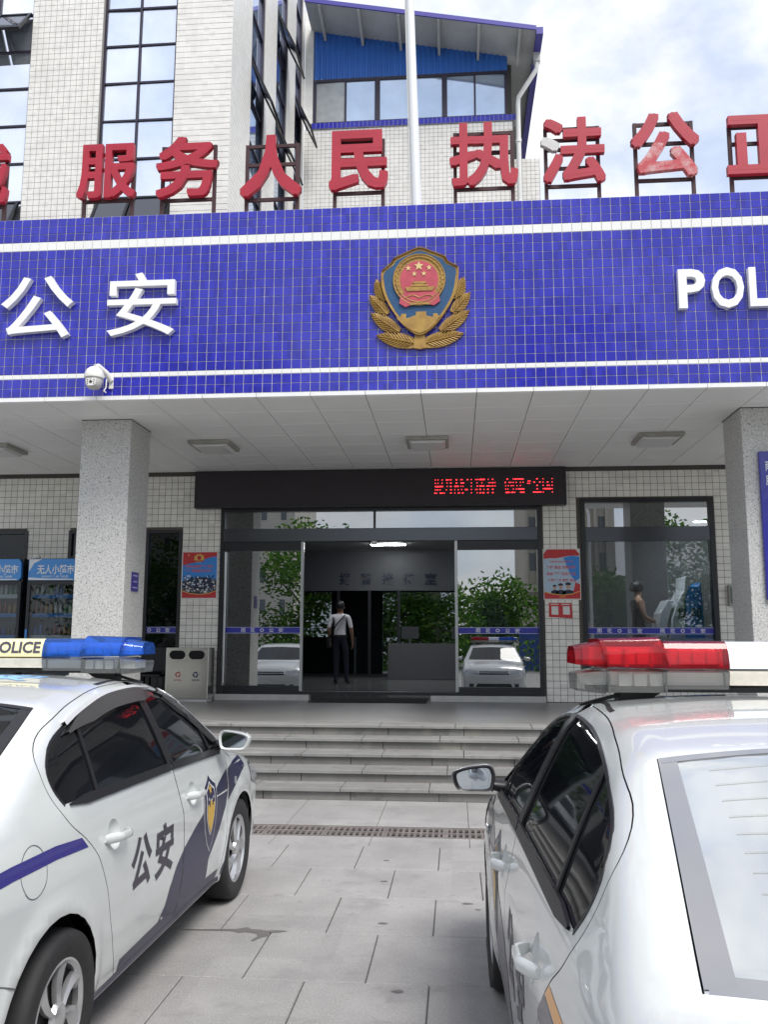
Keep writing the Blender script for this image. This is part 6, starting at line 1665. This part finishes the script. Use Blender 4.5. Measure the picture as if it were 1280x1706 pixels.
def tree(x, y, h, r_, label, n=5200, low=.10):
    t = thing('broadleaf_tree', label, 'tree', (x, y, -.03), group='leafy trees around the station')
    mb = MB(); mb.tube([(x, y, -.05), (x + .1, y, h * .3), (x - .05, y + .1, h * .62)], [.20, .14, .07], 10)
    for k in range(5):
        a = k * 1.3; mb.tube([(x, y, h * (.28 + .05 * k)), (x + r_ * .35 * math.cos(a), y + r_ * .35 * math.sin(a), h * (.48 + .05 * k)), (x + r_ * .7 * math.cos(a), y + r_ * .7 * math.sin(a), h * (.58 + .06 * k))], [.07, .045, .02], 6)
    mb.build('trunk', BARK, t, smooth=True)
    mb = MB(); cl = [(random.gauss(0, .42) * r_, random.gauss(0, .42) * r_, h * (low + (1 - low) * random.random() ** .8), random.uniform(.28, .5) * r_) for _ in range(26)]
    for i in range(n):
        c = random.choice(cl); d = Vector((random.gauss(0, 1), random.gauss(0, 1), random.gauss(0, 1))).normalized() * c[3] * random.uniform(.55, 1.05)
        p = Vector((x + c[0], y + c[1], c[2])) + d; s = random.uniform(.10, .21)
        u = Vector((random.gauss(0, 1), random.gauss(0, 1), random.gauss(0, .6))).normalized(); v = u.orthogonal().normalized()
        mb.add([p - u * s, p + v * s * .5, p + u * s, p - v * s * .5], [(0, 1, 2, 3)], random.choice((0, 0, 1, 1, 2)))
    mb.build('crown', LEAF, t)
k = 0
for x, y, h, r_, lab in ((-14, -17, 6.4, 3.2, 'tall dense tree at the far left of the yard'), (-8.2, -19, 7.2, 3.4, 'tall tree left of the lamp post across the yard'), (-3.0, -21, 4.6, 3.0, 'rounded tree straight across the yard'), (2.2, -20, 4.2, 3.0, 'low bushy tree right of centre across the yard'), (9.3, -19, 4.3, 3.0, 'tall tree before the apartment block'), (14.5, -23, 7.8, 3.6, 'spreading tree beyond the blue hoarding'), (21, -20, 7.4, 3.4, 'rounded tree at the far right of the yard'), (-20, -21, 6.6, 3.6, 'tree near the yard corner')):
    tree(x, y, h, r_, lab)
hg = MB()
for i in range(5200):
    p = Vector((random.uniform(-24, 26), -13.6 + random.gauss(0, .45), random.uniform(.0, 1.55) + .12 * math.sin(i)))
    s = random.uniform(.07, .15); u = Vector((random.gauss(0, 1), random.gauss(0, 1), random.gauss(0, 1))).normalized(); v = u.orthogonal().normalized()
    hg.add([p - u * s, p + v * s * .5, p + u * s, p - v * s * .5], [(0, 1, 2, 3)], random.choice((0, 1, 2, 2)))
hg = hg.build('hedge', LEAF); tag(hg, 'long clipped hedge along the far side of the yard', 'hedge', kind='stuff')
for x, y, h, r_, lab in ((-9.5, 48, 6.2, 4.0, 'bushy tree in the back court seen through the hall, behind the standing person'), (-2.2, 46, 5.0, 3.8, 'bushy tree in the back court seen through the hall, right of the standing person'), (4.4, 49, 6.0, 4.0, 'bushy tree in the back court seen through the hall, near its right post')):
    tree(x, y, h, r_, lab, 8000, .03)
t = thing('hoarding', 'blue site hoarding beyond the hedge', 'fence', (12, -15.5, 0))
for k in range(12):
    mb = MB(); mb.box(3.2 + k * 2.0, 5.18 + k * 2.0, -15.55, -15.5, -.02, 2.2); mb.build('panel', mat('hoarding blue', (.03, .07, .28), rough=.5), t)
t = thing('street_lamp', 'pale street lamp post across the yard', 'street lamp', (6.4, -12.2, -.03))
mb = MB(); mb.tube([(6.4, -12.2, -.03), (6.4, -12.2, 7.5), (6.1, -12.0, 8.6), (5.2, -11.6, 8.9)], [.09, .065, .05, .04], 10); mb.build('post', FASCIA, t, autos=60)
mb = MB(); mb.cbox((4.9, -11.45, 8.88), (.7, .25, .1)); mb.build('lamp_head', FASCIA, t, bevel=.02)
APT = mat('beige apartment render', (0.46, 0.43, 0.37), rough=.8, var=.08, vscale=.3)
t = thing('apartment_block', 'beige apartment block with vertical ribs across the road', 'building', (12, -44, 0))
mb = MB(); mb.box(5.8, 13.4, -56, -44, -.03, 26); mb.build('wall', APT, t)
mb = MB()
for k in range(8): mb.box(5.8 + k * .97, 6.05 + k * .97, -44, -43.6, 6, 26)
mb.box(5.5, 13.7, -44.01, -43.4, 5.4, 5.99); mb.build('wall_rib', APT, t)['kind'] = 'stuff'
gl = mat('apartment glass', (.10, .12, .14), rough=.1)
wm = MB().box(-.3, .3, -.05, 0, 0, 1.5).mesh('window', gl)
for k in range(0, 7, 2):
    for j in range(6): new_obj('window', wm, t, Vector((6.53 + k * .97, -43.99, 7.2 + j * 3.1)) - Vector((12, -44, 0)))
t = thing('tower_block', 'grey tower block far behind the trees', 'building', (-30, -60, 0))
mb = MB(); mb.box(-36, -17, -74, -60, -.03, 30); mb.build('wall', mat('pale render', (.48, .46, .42), rough=.8, var=.1, vscale=.2), t)
for k in range(9):
    for j in range(9): new_obj('window', wm, t, Vector((-35 + k * 2.1, -59.99, 4 + j * 3.3)) - Vector((-30, -60, 0)))
